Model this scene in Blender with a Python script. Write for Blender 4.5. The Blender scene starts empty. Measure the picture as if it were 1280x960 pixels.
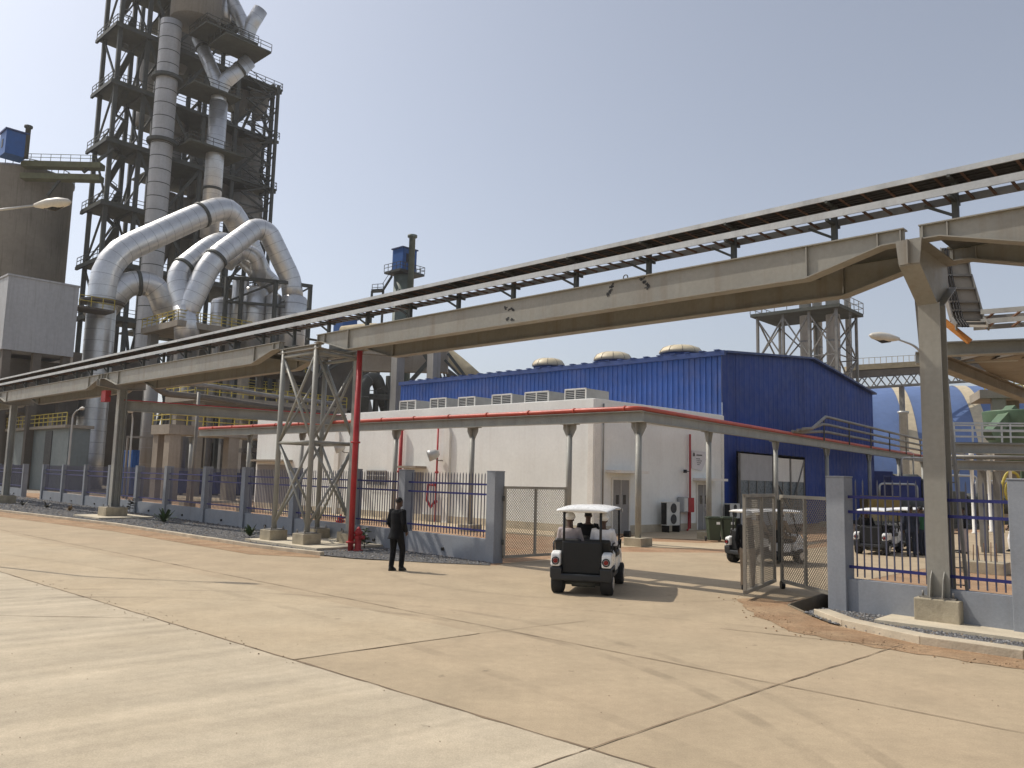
import bpy, bmesh, math, random
from mathutils import Vector, Matrix
from mathutils.geometry import tessellate_polygon
random.seed(7)
SC = bpy.context.scene
COL = SC.collection
V = Vector
R = math.radians
# ------------------------------------------------------------------ camera model (level horizon, small roll)
F0 = 1010.0; CAMZ = 2.32; HC = 598.5; BR = .025
roll = math.atan(BR); pitch = math.atan((HC-480)*math.cos(roll)/F0)
cF = V((0, math.cos(pitch), math.sin(pitch))); cU0 = V((0, -math.sin(pitch), math.cos(pitch)))
cR = V((1, 0, 0))*math.cos(roll) + cU0*math.sin(roll)
cU = V((-1, 0, 0))*math.sin(roll) + cU0*math.cos(roll)
def ray(x, y): return cF + cR*((x-640)/F0) + cU*((480-y)/F0)
def G(x, y, z=0.0):
    d = ray(x, y); t = (z-CAMZ)/d.z; return V((d.x*t, d.y*t, z))
def P(x, y, Y):
    d = ray(x, y); t = Y/d.y; return V((d.x*t, Y, CAMZ+d.z*t))
def LN(x, y, A, B):
    d = ray(x, y); nx, ny = B[1]-A[1], -(B[0]-A[0])
    t = (A[0]*nx+A[1]*ny)/(d.x*nx+d.y*ny); return V((d.x*t, d.y*t, CAMZ+d.z*t))

cam_d = bpy.data.cameras.new('camera'); cam = bpy.data.objects.new('camera', cam_d); COL.objects.link(cam)
cam_d.sensor_width = 36; cam_d.lens = 36*F0/1280; cam_d.clip_end = 4000; cam_d.clip_start = .1
M = Matrix((cR, cU, -cF)).transposed().to_4x4(); M.translation = (0, 0, CAMZ); cam.matrix_world = M
SC.camera = cam
# ------------------------------------------------------------------ light
SUN_EL = 52; SUN_AZ = math.degrees(math.atan2(-.90, .435))   # compass from +Y towards +X
w = bpy.data.worlds.new('World'); SC.world = w; w.use_nodes = True
nt = w.node_tree; nt.nodes.clear()
sky = nt.nodes.new('ShaderNodeTexSky'); sky.sky_type = 'NISHITA'; sky.sun_disc = False
sky.sun_elevation = R(SUN_EL); sky.sun_rotation = R(SUN_AZ)
sky.altitude = 0; sky.air_density = 1.0; sky.dust_density = 2.5; sky.ozone_density = 4.5
hs = nt.nodes.new('ShaderNodeHueSaturation'); hs.inputs['Saturation'].default_value = .50
hs.inputs['Value'].default_value = 1.0
bg = nt.nodes.new('ShaderNodeBackground'); bg.inputs[1].default_value = .136
wo = nt.nodes.new('ShaderNodeOutputWorld')
nt.links.new(sky.outputs[0], hs.inputs['Color']); nt.links.new(hs.outputs[0], bg.inputs[0]); nt.links.new(bg.outputs[0], wo.inputs[0])
sd = bpy.data.lights.new('sun', 'SUN'); sd.energy = 3.35; sd.angle = R(.6); sd.color = (1, .93, .82)
so = bpy.data.objects.new('sun', sd); COL.objects.link(so)
ca = math.cos(R(SUN_EL)); sdir = V((math.sin(R(SUN_AZ))*ca, math.cos(R(SUN_AZ))*ca, math.sin(R(SUN_EL))))
so.rotation_euler = sdir.to_track_quat('Z', 'Y').to_euler(); so.location = (0, 0, 60)
SC.view_settings.view_transform = 'Standard'; SC.view_settings.look = 'None'
SC.view_settings.gamma = 1; SC.view_settings.exposure = 0.08; SC.view_settings.use_curve_mapping = False
SC.render.engine = 'CYCLES'
SC.cycles.max_bounces = 6; SC.cycles.diffuse_bounces = 3; SC.cycles.glossy_bounces = 3
SC.cycles.transparent_max_bounces = 8; SC.cycles.caustics_reflective = False; SC.cycles.caustics_refractive = False
SC.cycles.use_denoising = True

# ------------------------------------------------------------------ mesh builder
ORG = {}
class MB:
    def __init__(s): s.v = []; s.f = []; s.m = []; s.sm = []; s.cm = 0
    def add(s, vs, fs, smooth=False):
        b = len(s.v); s.v += [V(q) for q in vs]
        for f in fs: s.f.append([b+i for i in f]); s.m.append(s.cm); s.sm.append(smooth)
        return s
    def pbox(s, o, x, y, z):
        o, x, y, z = V(o), V(x), V(y), V(z)
        return s.add([o, o+x, o+x+y, o+y, o+z, o+x+z, o+x+y+z, o+y+z],
                     [(0, 3, 2, 1), (4, 5, 6, 7), (0, 1, 5, 4), (1, 2, 6, 5), (2, 3, 7, 6), (3, 0, 4, 7)])
    def fbox(s, fr, a0, a1, b0, b1, z0, z1):
        o = fr(a0, b0, z0); return s.pbox(o, fr(a1, b0, z0)-o, fr(a0, b1, z0)-o, V((0, 0, z1-z0)))
    def bar(s, p, q, wd, h=None, up=(0, 0, 1)):
        p, q = V(p), V(q); h = wd if h is None else h; d = (q-p)
        if d.length < 1e-6: return s
        u = V(up); dn = d.normalized()
        if abs(dn.dot(u)) > .98: u = V((.7, .7, 0)) if abs(dn.z) > .9 else V((0, 0, 1))
        sx = dn.cross(u).normalized(); uu = sx.cross(dn).normalized()
        return s.pbox(p-sx*wd/2-uu*h/2, d, sx*wd, uu*h)
    def ibar(s, p, q, h, wd, tf=.03, tw=.02, up=(0, 0, 1)):
        p, q = V(p), V(q); dn = (q-p).normalized(); u = V(up)
        if abs(dn.dot(u)) > .98: u = V((.7, .7, 0))
        sx = dn.cross(u).normalized(); uu = sx.cross(dn).normalized()
        s.bar(p+uu*(h-tf)/2, q+uu*(h-tf)/2, wd, tf, uu); s.bar(p-uu*(h-tf)/2, q-uu*(h-tf)/2, wd, tf, uu)
        return s.bar(p, q, tw, h-2*tf, uu)
    def tube(s, path, r, n=8, caps=True, smooth=True):
        path = [V(q) for q in path]; N = len(path); rs = r if isinstance(r, (list, tuple)) else [r]*N
        t0 = (path[1]-path[0]).normalized()
        u = t0.cross(V((0, 0, 1)))
        if u.length < .05: u = V((1, 0, 0))
        u.normalize(); rings = []; vs = []
        for i in range(N):
            if i == 0: t = t0; k = 1
            elif i == N-1: t = (path[-1]-path[-2]).normalized(); k = 1
            else:
                a = (path[i]-path[i-1]).normalized(); b = (path[i+1]-path[i]).normalized(); t = (a+b)
                t = t.normalized() if t.length > 1e-6 else b; k = 1
            u = (u-t*u.dot(t)).normalized(); wv = t.cross(u)
            for j in range(n):
                an = 2*math.pi*j/n; vs.append(path[i]+(u*math.cos(an)+wv*math.sin(an))*rs[i]*k)
        fs = [(i*n+j, i*n+(j+1) % n, (i+1)*n+(j+1) % n, (i+1)*n+j) for i in range(N-1) for j in range(n)]
        b = len(s.v); s.add(vs, fs, smooth)
        if caps:
            for c in (list(range(n))[::-1], [(N-1)*n+j for j in range(n)]):
                s.f.append([b+i for i in c]); s.m.append(s.cm); s.sm.append(False)
        return s
    def cyl(s, p, q, r, r2=None, n=12, smooth=True): return s.tube([p, q], [r, r if r2 is None else r2], n, True, smooth)
    def lathe(s, c, prof, n=20, smooth=True, caps=True):
        c = V(c); k = len(prof); vs = []
        for (r, z) in prof:
            for j in range(n):
                an = 2*math.pi*j/n; vs.append(c+V((r*math.cos(an), r*math.sin(an), z)))
        fs = [(i*n+j, i*n+(j+1) % n, (i+1)*n+(j+1) % n, (i+1)*n+j) for i in range(k-1) for j in range(n)]
        b = len(s.v); s.add(vs, fs, smooth)
        if caps:
            for cc in (list(range(n))[::-1], [(k-1)*n+j for j in range(n)]):
                s.f.append([b+i for i in cc]); s.m.append(s.cm); s.sm.append(False)
        return s
    def extr(s, pts, vec):
        pts = [V(q) for q in pts]; n = len(pts); vec = V(vec)
        return s.add(pts+[q+vec for q in pts], [tuple(range(n))[::-1], tuple(range(n, 2*n))]+[(i, (i+1) % n, n+(i+1) % n, n+i) for i in range(n)])
    def poly(s, pts, holes=()):
        pts = [V(q) for q in pts]; b = len(s.v); holes = [[V(q) for q in h] for h in holes]
        s.v += pts+[q for h in holes for q in h]
        for t in tessellate_polygon([pts]+holes): s.f.append([b+i for i in t]); s.m.append(s.cm); s.sm.append(False)
        return s
    def build(s, name, mats, parent=None, bevel=0, recalc=True):
        me = bpy.data.meshes.new(name); o = bpy.data.objects.new(name, me); COL.objects.link(o)
        og = ORG.get(parent.name, V((0, 0, 0))) if parent else V((0, 0, 0))
        me.from_pydata([q-og for q in s.v], [], s.f)
        mats = mats if isinstance(mats, (list, tuple)) else [mats]
        for mm in mats: me.materials.append(mm)
        me.polygons.foreach_set('material_index', s.m); me.polygons.foreach_set('use_smooth', s.sm)
        if recalc:
            bm = bmesh.new(); bm.from_mesh(me); bmesh.ops.recalc_face_normals(bm, faces=bm.faces); bm.to_mesh(me); bm.free()
        me.update()
        if bevel:
            md = o.modifiers.new('bevel', 'BEVEL'); md.width = bevel; md.segments = 2; md.limit_method = 'ANGLE'; md.angle_limit = R(50)
        if parent: o.parent = parent; ORG[o.name] = og
        return o
def tag(o, label, cat, group=None):
    o['label'] = label; o['category'] = cat
    if group: o['group'] = group
    return o
def thing(name, label, cat, loc, group=None):
    o = bpy.data.objects.new(name, None); COL.objects.link(o); o.location = V(loc); ORG[o.name] = V(loc)
    o.empty_display_size = .3
    return tag(o, label, cat, group)
def struct(mb, name, m, kind='structure', **k):
    o = mb.build(name, m, **k); o['kind'] = kind; return o
def copy_tree(o, parent=None):
    c = o.copy(); COL.objects.link(c)
    if parent: c.parent = parent
    for ch in [x for x in SC.objects if x.parent == o]: copy_tree(ch, c)
    return c
class Fr:
    """plan frame: a along d, b to the left-hand or right-hand perpendicular pointing away from the viewer"""
    def __init__(s, o, d, away=True):
        s.o = V((o[0], o[1], 0)); s.d = V((d[0], d[1], 0)).normalized(); s.n = V((-s.d.y, s.d.x, 0))
        if away and s.n.y < 0: s.n = -s.n
    def __call__(s, a, b, z=0): return s.o+s.d*a+s.n*b+V((0, 0, z))
    def pa(s, x, y, b=0):
        """hit of the sight line (x, y) with the plane b = const: returns (a, z)"""
        q = LN(x, y, s(0, b), s(10, b)); return ((q-s(0, b)).dot(s.d), q.z)

# ------------------------------------------------------------------ materials
MATS = {}
def mat(name, col, rough=.6, metal=0, var=.15, scale=1.5, bump=0, bscale=25, streak=0, scol=(.12, .09, .06), spec=.4, fine=.06, dust=0):
    m = bpy.data.materials.new(name); m.use_nodes = True; t = m.node_tree; N = t.nodes; K = t.links
    b = N['Principled BSDF']; b.inputs['Roughness'].default_value = rough; b.inputs['Metallic'].default_value = metal
    b.inputs['Specular IOR Level'].default_value = spec
    geo = N.new('ShaderNodeNewGeometry')
    def noise(s, det, vec=None, rg=.55):
        n = N.new('ShaderNodeTexNoise'); n.inputs['Scale'].default_value = s; n.inputs['Detail'].default_value = det; n.inputs['Roughness'].default_value = rg
        K.new(vec or geo.outputs['Position'], n.inputs['Vector']); return n.outputs['Fac']
    def mr(src, a, b2, c, d):
        r_ = N.new('ShaderNodeMapRange'); r_.inputs[1].default_value = a; r_.inputs[2].default_value = b2; r_.inputs[3].default_value = c; r_.inputs[4].default_value = d
        K.new(src, r_.inputs[0]); return r_.outputs[0]
    def mult(src, fac):
        mx = N.new('ShaderNodeVectorMath'); mx.operation = 'SCALE'; K.new(src, mx.inputs[0]); K.new(fac, mx.inputs['Scale']); return mx.outputs[0]
    def mix(a, c2, fac):
        mx = N.new('ShaderNodeMix'); mx.data_type = 'RGBA'; K.new(fac, mx.inputs[0]); K.new(a, mx.inputs[6]); mx.inputs[7].default_value = (*c2, 1); return mx.outputs[2]
    rgb = N.new('ShaderNodeRGB'); rgb.outputs[0].default_value = (*col, 1); c = rgb.outputs[0]
    c = mult(c, mr(noise(scale, 5), .3, .7, 1-var, 1+var))
    if fine: c = mult(c, mr(noise(scale*14, 4), .3, .7, 1-fine, 1+fine))
    if streak:
        mp = N.new('ShaderNodeMapping'); mp.inputs['Scale'].default_value = (1.6, 1.6, .09); K.new(geo.outputs['Position'], mp.inputs[0])
        c = mix(c, scol, mr(noise(2.2, 6, mp.outputs[0], .6), .52, .78, 0, streak))
    if dust:
        c = mix(c, (.36, .26, .17), mr(noise(.9, 6, None, .65), .45, .75, 0, dust))
    K.new(c, b.inputs['Base Color'])
    K.new(mr(noise(scale*5, 4), .3, .7, max(.03, rough-.1), min(1, rough+.1)), b.inputs['Roughness'])
    if bump:
        bp = N.new('ShaderNodeBump'); bp.inputs['Strength'].default_value = bump; bp.inputs['Distance'].default_value = .02
        K.new(noise(bscale, 6), bp.inputs['Height']); K.new(bp.outputs[0], b.inputs['Normal'])
    MATS[name] = m; return m
steel = mat('girder_paint', (.275, .262, .225), .5, var=.10, scale=.8, streak=.5, scol=(.17, .115, .07), bump=.05, dust=.08)
steel2 = mat('column_paint', (.30, .30, .27), .5, var=.12, streak=.3, dust=.15)
steel_d = mat('dark_steel', (.075, .078, .068), .6, var=.2)
galv = mat('galvanised_steel', (.5, .5, .48), .45, .35, var=.12, streak=.25)
galv_d = mat('aged_galvanised_steel', (.23, .22, .2), .55, .3, var=.2, dust=.2)
rung_m = mat('rusty_tray_rung', (.16, .085, .05), .75, var=.3)
cable_m = mat('black_cable', (.022, .018, .016), .6)
concrete = mat('pedestal_concrete', (.37, .32, .23), .9, var=.22, scale=3, bump=.4, bscale=18, streak=.4)
pad_m = mat('pad_concrete', (.55, .48, .36), .9, var=.15, bump=.3)
kerb_m = mat('kerb_concrete', (.5, .43, .32), .9, var=.2, bump=.4, scale=2, dust=.4)
post_m = mat('grey_painted_render', (.25, .268, .295), .75, var=.08, bump=.15, bscale=40, streak=.2, dust=.1)
bar_m = mat('grey_fence_paint', (.085, .09, .13), .5)
rail_m = mat('navy_fence_paint', (.02, .023, .14), .45)
red_m = mat('red_pipe_paint', (.46, .07, .04), .45, var=.15, dust=.12)
red_d = mat('deep_red_paint', (.40, .026, .03), .55, var=.2, dust=.12)
white_w = mat('cream_wall_render', (.84, .85, .81), .85, var=.06, scale=.5, bump=.12, bscale=12, streak=.14, scol=(.5, .44, .36), fine=.03, dust=.04)
trim_w = mat('white_trim', (.80, .78, .72), .7, var=.06, streak=.15, scol=(.4, .35, .28))
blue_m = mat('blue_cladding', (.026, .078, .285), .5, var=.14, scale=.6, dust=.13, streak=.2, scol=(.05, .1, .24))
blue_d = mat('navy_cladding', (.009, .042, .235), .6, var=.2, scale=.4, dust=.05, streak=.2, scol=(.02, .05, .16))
roof_m = mat('blue_roof_sheet', (.025, .05, .16), .5, var=.15)
duct_m = mat('aluminium_cladding', (.64, .64, .635), .38, .72, var=.12, scale=.25, streak=.15, scol=(.35, .3, .24), bump=.06, bscale=3)
seam_m = mat('cladding_seam', (.27, .27, .27), .5, .4)
tower_m = mat('tower_steel', (.075, .08, .073), .7, var=.25, scale=.2, streak=.3)  # base colour lightened to carry a little distance haze
tower_b = mat('tower_platform', (.085, .088, .072), .8, var=.25, scale=.2)
cycl_m = mat('cyclone_shell', (.26, .25, .232), .75, var=.2, scale=.15, streak=.4)
silo_m = mat('silo_concrete', (.25, .24, .222), .9, var=.22, scale=.12, streak=.5, scol=(.06, .05, .045))
panel_m = mat('grey_sheet_wall', (.43, .435, .44), .6, var=.07, scale=.2, streak=.5, scol=(.22, .2, .18))
panel_g = mat('grey_green_wall', (.20, .23, .225), .6, var=.08, scale=.2, streak=.3)
yel_m = mat('yellow_railing_paint', (.46, .36, .06), .55, var=.2)
tanc_m = mat('tan_concrete', (.31, .27, .215), .85, var=.15, scale=.4, streak=.35)
brown_m = mat('dusty_brown_steel', (.125, .108, .088), .8, var=.25, scale=.3, streak=.3)
green_m = mat('green_tank_paint', (.09, .15, .085), .5, var=.15, streak=.3)
orange_m = mat('orange_steel_paint', (.5, .2, .04), .5)
dome_m = mat('cream_fibreglass', (.62, .53, .36), .5, var=.08, scale=1, dust=.2)
black_m = mat('black_plastic', (.012, .012, .013), .45)
blk_v = mat('black_vinyl', (.008, .009, .010), .5)
rub_m = mat('tyre_rubber', (.018, .018, .018), .8)
cart_w = mat('white_cart_paint', (.8, .8, .78), .3, var=.04)
cart_g = mat('dark_grey_moulding', (.025, .028, .032), .5)
lens_r = mat('red_lens', (.2, .01, .01), .25)
metal_m = mat('bare_metal', (.55, .55, .55), .3, .9)
suit_m = mat('black_suit_cloth', (.006, .0065, .008), .9, spec=.2)
skin_m = mat('dark_brown_skin', (.075, .04, .027), .55)
hair_m = mat('black_hair', (.008, .007, .007), .8)
shirt_w = mat('pale_shirt_cloth', (.78, .78, .8), .85)
shirt_g = mat('grey_shirt_cloth', (.40, .35, .35), .85)
khaki_m = mat('khaki_cloth', (.25, .19, .13), .85)
navy_c = mat('navy_cloth', (.012, .018, .035), .85)
greenc = mat('green_cloth', (.02, .10, .05), .85)
helm_m = mat('white_helmet', (.82, .82, .8), .35)
shoe_m = mat('black_leather', (.01, .01, .01), .4)
door_m = mat('grey_door_paint', (.27, .26, .25), .55, var=.06)
glass_m = mat('dark_window_glass', (.02, .022, .025), .1)
bin_m = mat('dark_green_bin', (.045, .06, .035), .55, var=.12)
ac_m = mat('ac_casing', (.6, .6, .56), .5)
cool_m = mat('cooler_casing', (.34, .33, .31), .6)
dusty_m = mat('dusty_tan_steel', (.25, .225, .18), .7, var=.15, streak=.3)
lamp_m = mat('lamp_housing', (.62, .58, .5), .45)
plant_m = mat('plant_leaf', (.05, .085, .028), .6, var=.3, scale=8)
plant_d = mat('dark_plant_leaf', (.03, .03, .02), .6, var=.3, scale=8)
tarp_m = mat('blue_sheet_metal', (.018, .105, .36), .5, var=.1)
skip_m = mat('navy_container_paint', (.012, .03, .17), .5, var=.15)
stripe_m = mat('cream_rooflight', (.55, .47, .33), .6, var=.12)
dblue_m = mat('storage_hall_sheet', (.115, .18, .36), .5, var=.16, scale=.12, streak=.3, scol=(.16, .2, .3))
tanroof = mat('tan_gallery_roof', (.42, .35, .22), .7)
mesh_m = mat('gate_wire', (.30, .27, .22), .55, .3)
gate_m = mat('gate_frame_paint', (.31, .285, .235), .55, dust=.2)
# ================================================================== GROUND
def circ3(a, b, c):
    ax, ay, bx, by, cx, cy = a.x, a.y, b.x, b.y, c.x, c.y
    d = 2*(ax*(by-cy)+bx*(cy-ay)+cx*(ay-by))
    ux = ((ax*ax+ay*ay)*(by-cy)+(bx*bx+by*by)*(cy-ay)+(cx*cx+cy*cy)*(ay-by))/d
    uy = ((ax*ax+ay*ay)*(cx-bx)+(bx*bx+by*by)*(ax-cx)+(cx*cx+cy*cy)*(bx-ax))/d
    return ux, uy, math.hypot(ax-ux, ay-uy)
def ground_mat(name, col, col2, arcs=(), bands=None, bump=.25, patch=(.32, .16, .14), stain=.3):
    m = bpy.data.materials.new(name); m.use_nodes = True; t = m.node_tree; N = t.nodes; K = t.links
    b = N['Principled BSDF']; b.inputs['Roughness'].default_value = .88; b.inputs['Specular IOR Level'].default_value = .25
    geo = N.new('ShaderNodeNewGeometry'); pos = geo.outputs['Position']
    def noise(s, det, rg=.6, vec=None):
        n = N.new('ShaderNodeTexNoise'); n.inputs['Scale'].default_value = s; n.inputs['Detail'].default_value = det; n.inputs['Roughness'].default_value = rg
        K.new(vec or pos, n.inputs['Vector']); return n.outputs['Fac']
    def mr(src, a, b2, c, d):
        r_ = N.new('ShaderNodeMapRange'); r_.inputs[1].default_value = a; r_.inputs[2].default_value = b2; r_.inputs[3].default_value = c; r_.inputs[4].default_value = d
        K.new(src, r_.inputs[0]); return r_.outputs[0]
    def math_(op, a, b2=None, v=None):
        x = N.new('ShaderNodeMath'); x.operation = op; K.new(a, x.inputs[0])
        if b2 is not None: K.new(b2, x.inputs[1])
        if v is not None: x.inputs[1].default_value = v
        return x.outputs[0]
    def scale(c, f):
        x = N.new('ShaderNodeVectorMath'); x.operation = 'SCALE'; K.new(c, x.inputs[0]); K.new(f, x.inputs['Scale']); return x.outputs[0]
    mx = N.new('ShaderNodeMix'); mx.data_type = 'RGBA'; K.new(mr(noise(patch[0], 5), .35, .65, 0, 1), mx.inputs[0])
    mx.inputs[6].default_value = (*col, 1); mx.inputs[7].default_value = (*col2, 1); c = mx.outputs[2]
    c = scale(c, mr(noise(.9, 6), .3, .7, 1-patch[1]*.7, 1+patch[1]*.6))
    c = scale(c, mr(noise(7, 6, .7), .3, .7, 1-patch[2]*.6, 1+patch[2]*.5))
    c = scale(c, mr(noise(55, 4, .7), .3, .7, 1-patch[2]*1.1, 1+patch[2]*.9))
    c = scale(c, mr(noise(2.6, 9, .8), .60, .72, 1, 1-stain*.3))
    c = scale(c, mr(noise(190, 3, .7), .3, .7, 1-patch[2]*1.2, 1+patch[2]*1.0))
    c = scale(c, mr(noise(.55, 8, .75), .60, .78, 1, 1-stain*.6))           # dirty stains
    c = scale(c, mr(noise(3.1, 3, .5), .70, .76, 1, 1-stain*1.1))        # small oil spots
    for (cx, cy, r_, wd, st) in arcs:                                    # tyre tracks
        dd = N.new('ShaderNodeVectorMath'); dd.operation = 'DISTANCE'; K.new(pos, dd.inputs[0]); dd.inputs[1].default_value = (cx, cy, 0)
        e = math_('ABSOLUTE', math_('SUBTRACT', dd.outputs['Value'], v=r_))
        k = math_('MULTIPLY', mr(e, wd*.6, wd, st, 0), mr(noise(1.1, 5), .42, .6, .15, 1))
        c = scale(c, math_('MULTIPLY_ADD', k, v=-1.0)) if False else scale(c, math_('SUBTRACT', one(N, 1), k))
    if bands:
        dp = N.new('ShaderNodeVectorMath'); dp.operation = 'DOT_PRODUCT'; K.new(pos, dp.inputs[0]); dp.inputs[1].default_value = (*bands[:2], 0)
        sc_ = N.new('ShaderNodeCombineXYZ'); K.new(dp.outputs['Value'], sc_.inputs[0])
        c = scale(c, mr(noise(bands[2], 2, .5, sc_.outputs[0]), .35, .65, 1-bands[3], 1+bands[3]))
    K.new(c, b.inputs['Base Color'])
    bp = N.new('ShaderNodeBump'); bp.inputs['Strength'].default_value = bump; bp.inputs['Distance'].default_value = .02
    K.new(math_('ADD', noise(45, 8, .65), noise(4, 6)), bp.inputs['Height']); K.new(bp.outputs[0], b.inputs['Normal'])
    return m
def one(N, v):
    x = N.new('ShaderNodeValue'); x.outputs[0].default_value = v; return x.outputs[0]

arcs = []
for (a, b_, c_, wd, st) in [((0, 748), (330, 752), (640, 790), .11, .22), ((0, 738), (420, 747), (760, 800), .10, .18),
                            ((560, 735), (800, 752), (1000, 740), .12, .13), ((600, 752), (860, 775), (1010, 790), .12, .12),
                            ((60, 700), (300, 745), (640, 850), .12, .12)]:
    q = circ3(G(*a), G(*b_), G(*c_)); arcs.append((q[0], q[1], q[2], wd, st))
dT = (G(590, 795)-G(365, 825)).normalized(); nT = V((-dT.y, dT.x, 0))
road_m = ground_mat('tan_road_concrete', (.40, .318, .213), (.425, .332, .222), arcs, None, .22)
slab_m = ground_mat('pale_slab_concrete', (.475, .405, .30), (.455, .38, .272), arcs[:2], (nT.x, nT.y, 2.2, .10), .25)
ground_m = ground_mat('plain_ground', (.33, .275, .21), (.37, .31, .24), (), None, .8, (.3, .25, .3), .3)
soil_m = ground_mat('red_soil', (.35, .205, .115), (.41, .275, .17), (), None, .8, (.6, .3, .3), .3)
dirt_m = ground_mat('tan_dirt', (.33, .205, .115), (.42, .29, .175), (), None, .9, (1.2, .3, .35), .35)
joint_m = mat('joint_filler', (.20, .145, .092), .95, var=.3)
path_m = ground_mat('path_concrete', (.50, .41, .28), (.45, .35, .23), (), None, .3)
gravel_m = mat('grey_gravel', (.15, .15, .155), .95, var=.5, scale=14, fine=.3)
gravel_b = mat('gravel_bed', (.10, .095, .09), .95, var=.4, scale=14, fine=.3, bump=.8, bscale=30)

dp = [G(*q) for q in [(986, 757), (1017, 771), (1044, 760), (1039, 741)]]
mb = MB(); mb.poly([(-1500, -300, -.012), (1500, -300, -.012), (1500, 2500, -.012), (-1500, 2500, -.012)], [[V((q.x, q.y, -.012)) for q in dp]]); struct(mb, 'ground', ground_m)
mb = MB(); mb.poly([V((x, y, -.007)) for x, y in [(-60, 60), (-75, 82), (-18, 66), (14, 52), (45, 80), (70, 62), (30, 20), (8, 12), (5.5, 15.5), (-1, 21.5)]], [[V((q.x, q.y, -.007)) for q in dp]]); struct(mb, 'red_soil', soil_m)
def ext(p, q, d): return p+(p-q).normalized()*d
kl = [G(0, 640), G(140, 657), G(312, 684), G(400, 695)]
kl = [ext(kl[0], kl[1], 90)]+kl
gl = G(632, 704)
back = [G(*q) for q in [(705, 697), (776, 690), (915, 691), (1006, 686), (1038, 683), (1186, 669)]]
rfront = [G(*q) for q in [(1270, 709), (1186, 709), (1152, 711), (1073, 727), (1050, 738), (985, 752), (925, 750)]]
redge = [G(*q) for q in [(940, 762), (1000, 790), (1110, 809), (1280, 834)]]
pts = kl+[G(440, 699), G(620, 707), gl]+back+[V((75, 95, 0)), V((75, 62, 0))]+rfront+redge+[ext(redge[-1], redge[-2], 30), V((60, -60, 0)), V((-190, -60, 0))]
mb = MB(); mb.poly([V((q.x, q.y, 0)) for q in pts]); struct(mb, 'concrete_road', road_m)
# pale slab, lower left of the long joint
j0, j1 = G(0, 715), G(740, 938)
ja, jb = ext(j0, j1, 60), ext(j1, j0, 40); nn = (j1-j0).normalized(); nrm = V((nn.y, -nn.x, 0))
if nrm.y > 0: nrm = -nrm
mb = MB(); mb.poly([q+V((0, 0, .004)) for q in (ja, jb, jb+nrm*9, ja+nrm*9)]); struct(mb, 'concrete_slab', slab_m)
slab2_m = ground_mat('worn_slab_concrete', (.455, .37, .255), (.435, .345, .23), arcs, None, .22)
k0, k1 = G(300, 722), G(1280, 917); k0 = ext(k0, k1, 60)
mb = MB(); mb.poly([q+V((0, 0, .0035)) for q in (ja, G(365, 825), G(600, 792), k0)]); struct(mb, 'concrete_slab', slab2_m)
def joint(p, q, wd, name='slab_joint'):
    mb = MB(); n = max(2, int((q-p).length/.25)); d = (q-p).normalized(); sx = V((-d.y, d.x, 0)); prev = None
    for i in range(n+1):
        c = p.lerp(q, i/n)+sx*random.gauss(0, .006); h = wd*random.uniform(.35, 1.1)/2*(1.9 if random.random() < .05 else 1)
        cur = (c+sx*h+V((0, 0, .009)), c-sx*h+V((0, 0, .009)))
        if prev: mb.add([prev[0], cur[0], cur[1], prev[1]], [(0, 1, 2, 3)])
        prev = cur
    return struct(mb, name, joint_m)
joint(ext(j0, j1, 30), ext(j1, j0, 12), .035)
q0, q1 = G(300, 722), G(1280, 917); joint(ext(q0, q1, 25), ext(q1, q0, 8), .022)
for a, b_, wd in [((725, 941), (967, 858), .022), ((967, 858), (1128, 806), .022), ((365, 825), (600, 792), .028), ((600, 792), (735, 776), .014),
                  ((0, 770), (172, 773), .022), ((900, 786), (1128, 810), .03)]:
    joint(G(*a), G(*b_), wd)
p0 = G(725, 941); joint(p0, p0-(G(967, 858)-p0).normalized()*8, .022)
mb = MB()
for i in range(140):
    c = G(random.uniform(-60, 1340), random.triangular(705, 955, 800)); r_ = random.uniform(.003, .008)
    mb.lathe(c+V((0, 0, .01)), [(r_*.3, -r_*.4), (r_, 0), (r_*.4, r_*.6)], 5, False)
struct(mb, 'scattered_grit', joint_m, 'stuff')
# slab crumbs along the long joint
mb = MB()
for i in range(70):
    c = j0.lerp(j1, random.uniform(.1, .75))+V((random.gauss(0, .12), random.gauss(0, .12), .012)); r_ = random.uniform(.005, .014)
    mb.lathe(c, [(r_*.2, -r_*.5), (r_, 0), (r_*.3, r_*.6)], 5, False)
o = struct(mb, 'crumbled_concrete', joint_m, 'stuff')
# dirt margins
mb = MB(); offs = [0, .25, .6, .5, .3]
low = [G(0, 646), G(140, 664), G(312, 693), G(400, 697.5)]; low = [ext(low[0], low[1], 90)]+low
ring = [q+V((0, 0, .006)) for q in kl]+[q+V((0, 0, .006)) for q in low[::-1]]
mb.poly(ring); struct(mb, 'dirt_margin', dirt_m)
def wig(pts, n, amp, z):
    out = []
    for a, b_ in zip(pts, pts[1:]):
        for i in range(n):
            c = a.lerp(b_, i/n); out.append(V((c.x+random.gauss(0, amp), c.y+random.gauss(0, amp), z)))
    out.append(V((pts[-1].x, pts[-1].y, z))); return out
near = wig([G(*q) for q in [(922, 748), (938, 768), (990, 791), (1110, 812), (1280, 838), (1420, 860)]], 8, .05, .006)
far = [G(*q)+V((0, 0, .006)) for q in [(1420, 818), (1280, 803), (1150, 785), (1050, 768), (1017, 771.5), (985, 757.5), (960, 748)]]
mb = MB(); mb.poly(near+far); struct(mb, 'dirt_margin', dirt_m)
mb = MB()
for i in range(140):
    t = random.random(); k = random.randrange(len(near)-1)
    c = near[k].lerp(near[k+1], t)+V((random.gauss(.05, .18), random.gauss(.15, .2), .005)); r_ = random.uniform(.005, .022)
    mb.lathe(c, [(r_*.3, -r_*.4), (r_, 0), (r_*.4, r_*.5)], 5, False)
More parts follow.
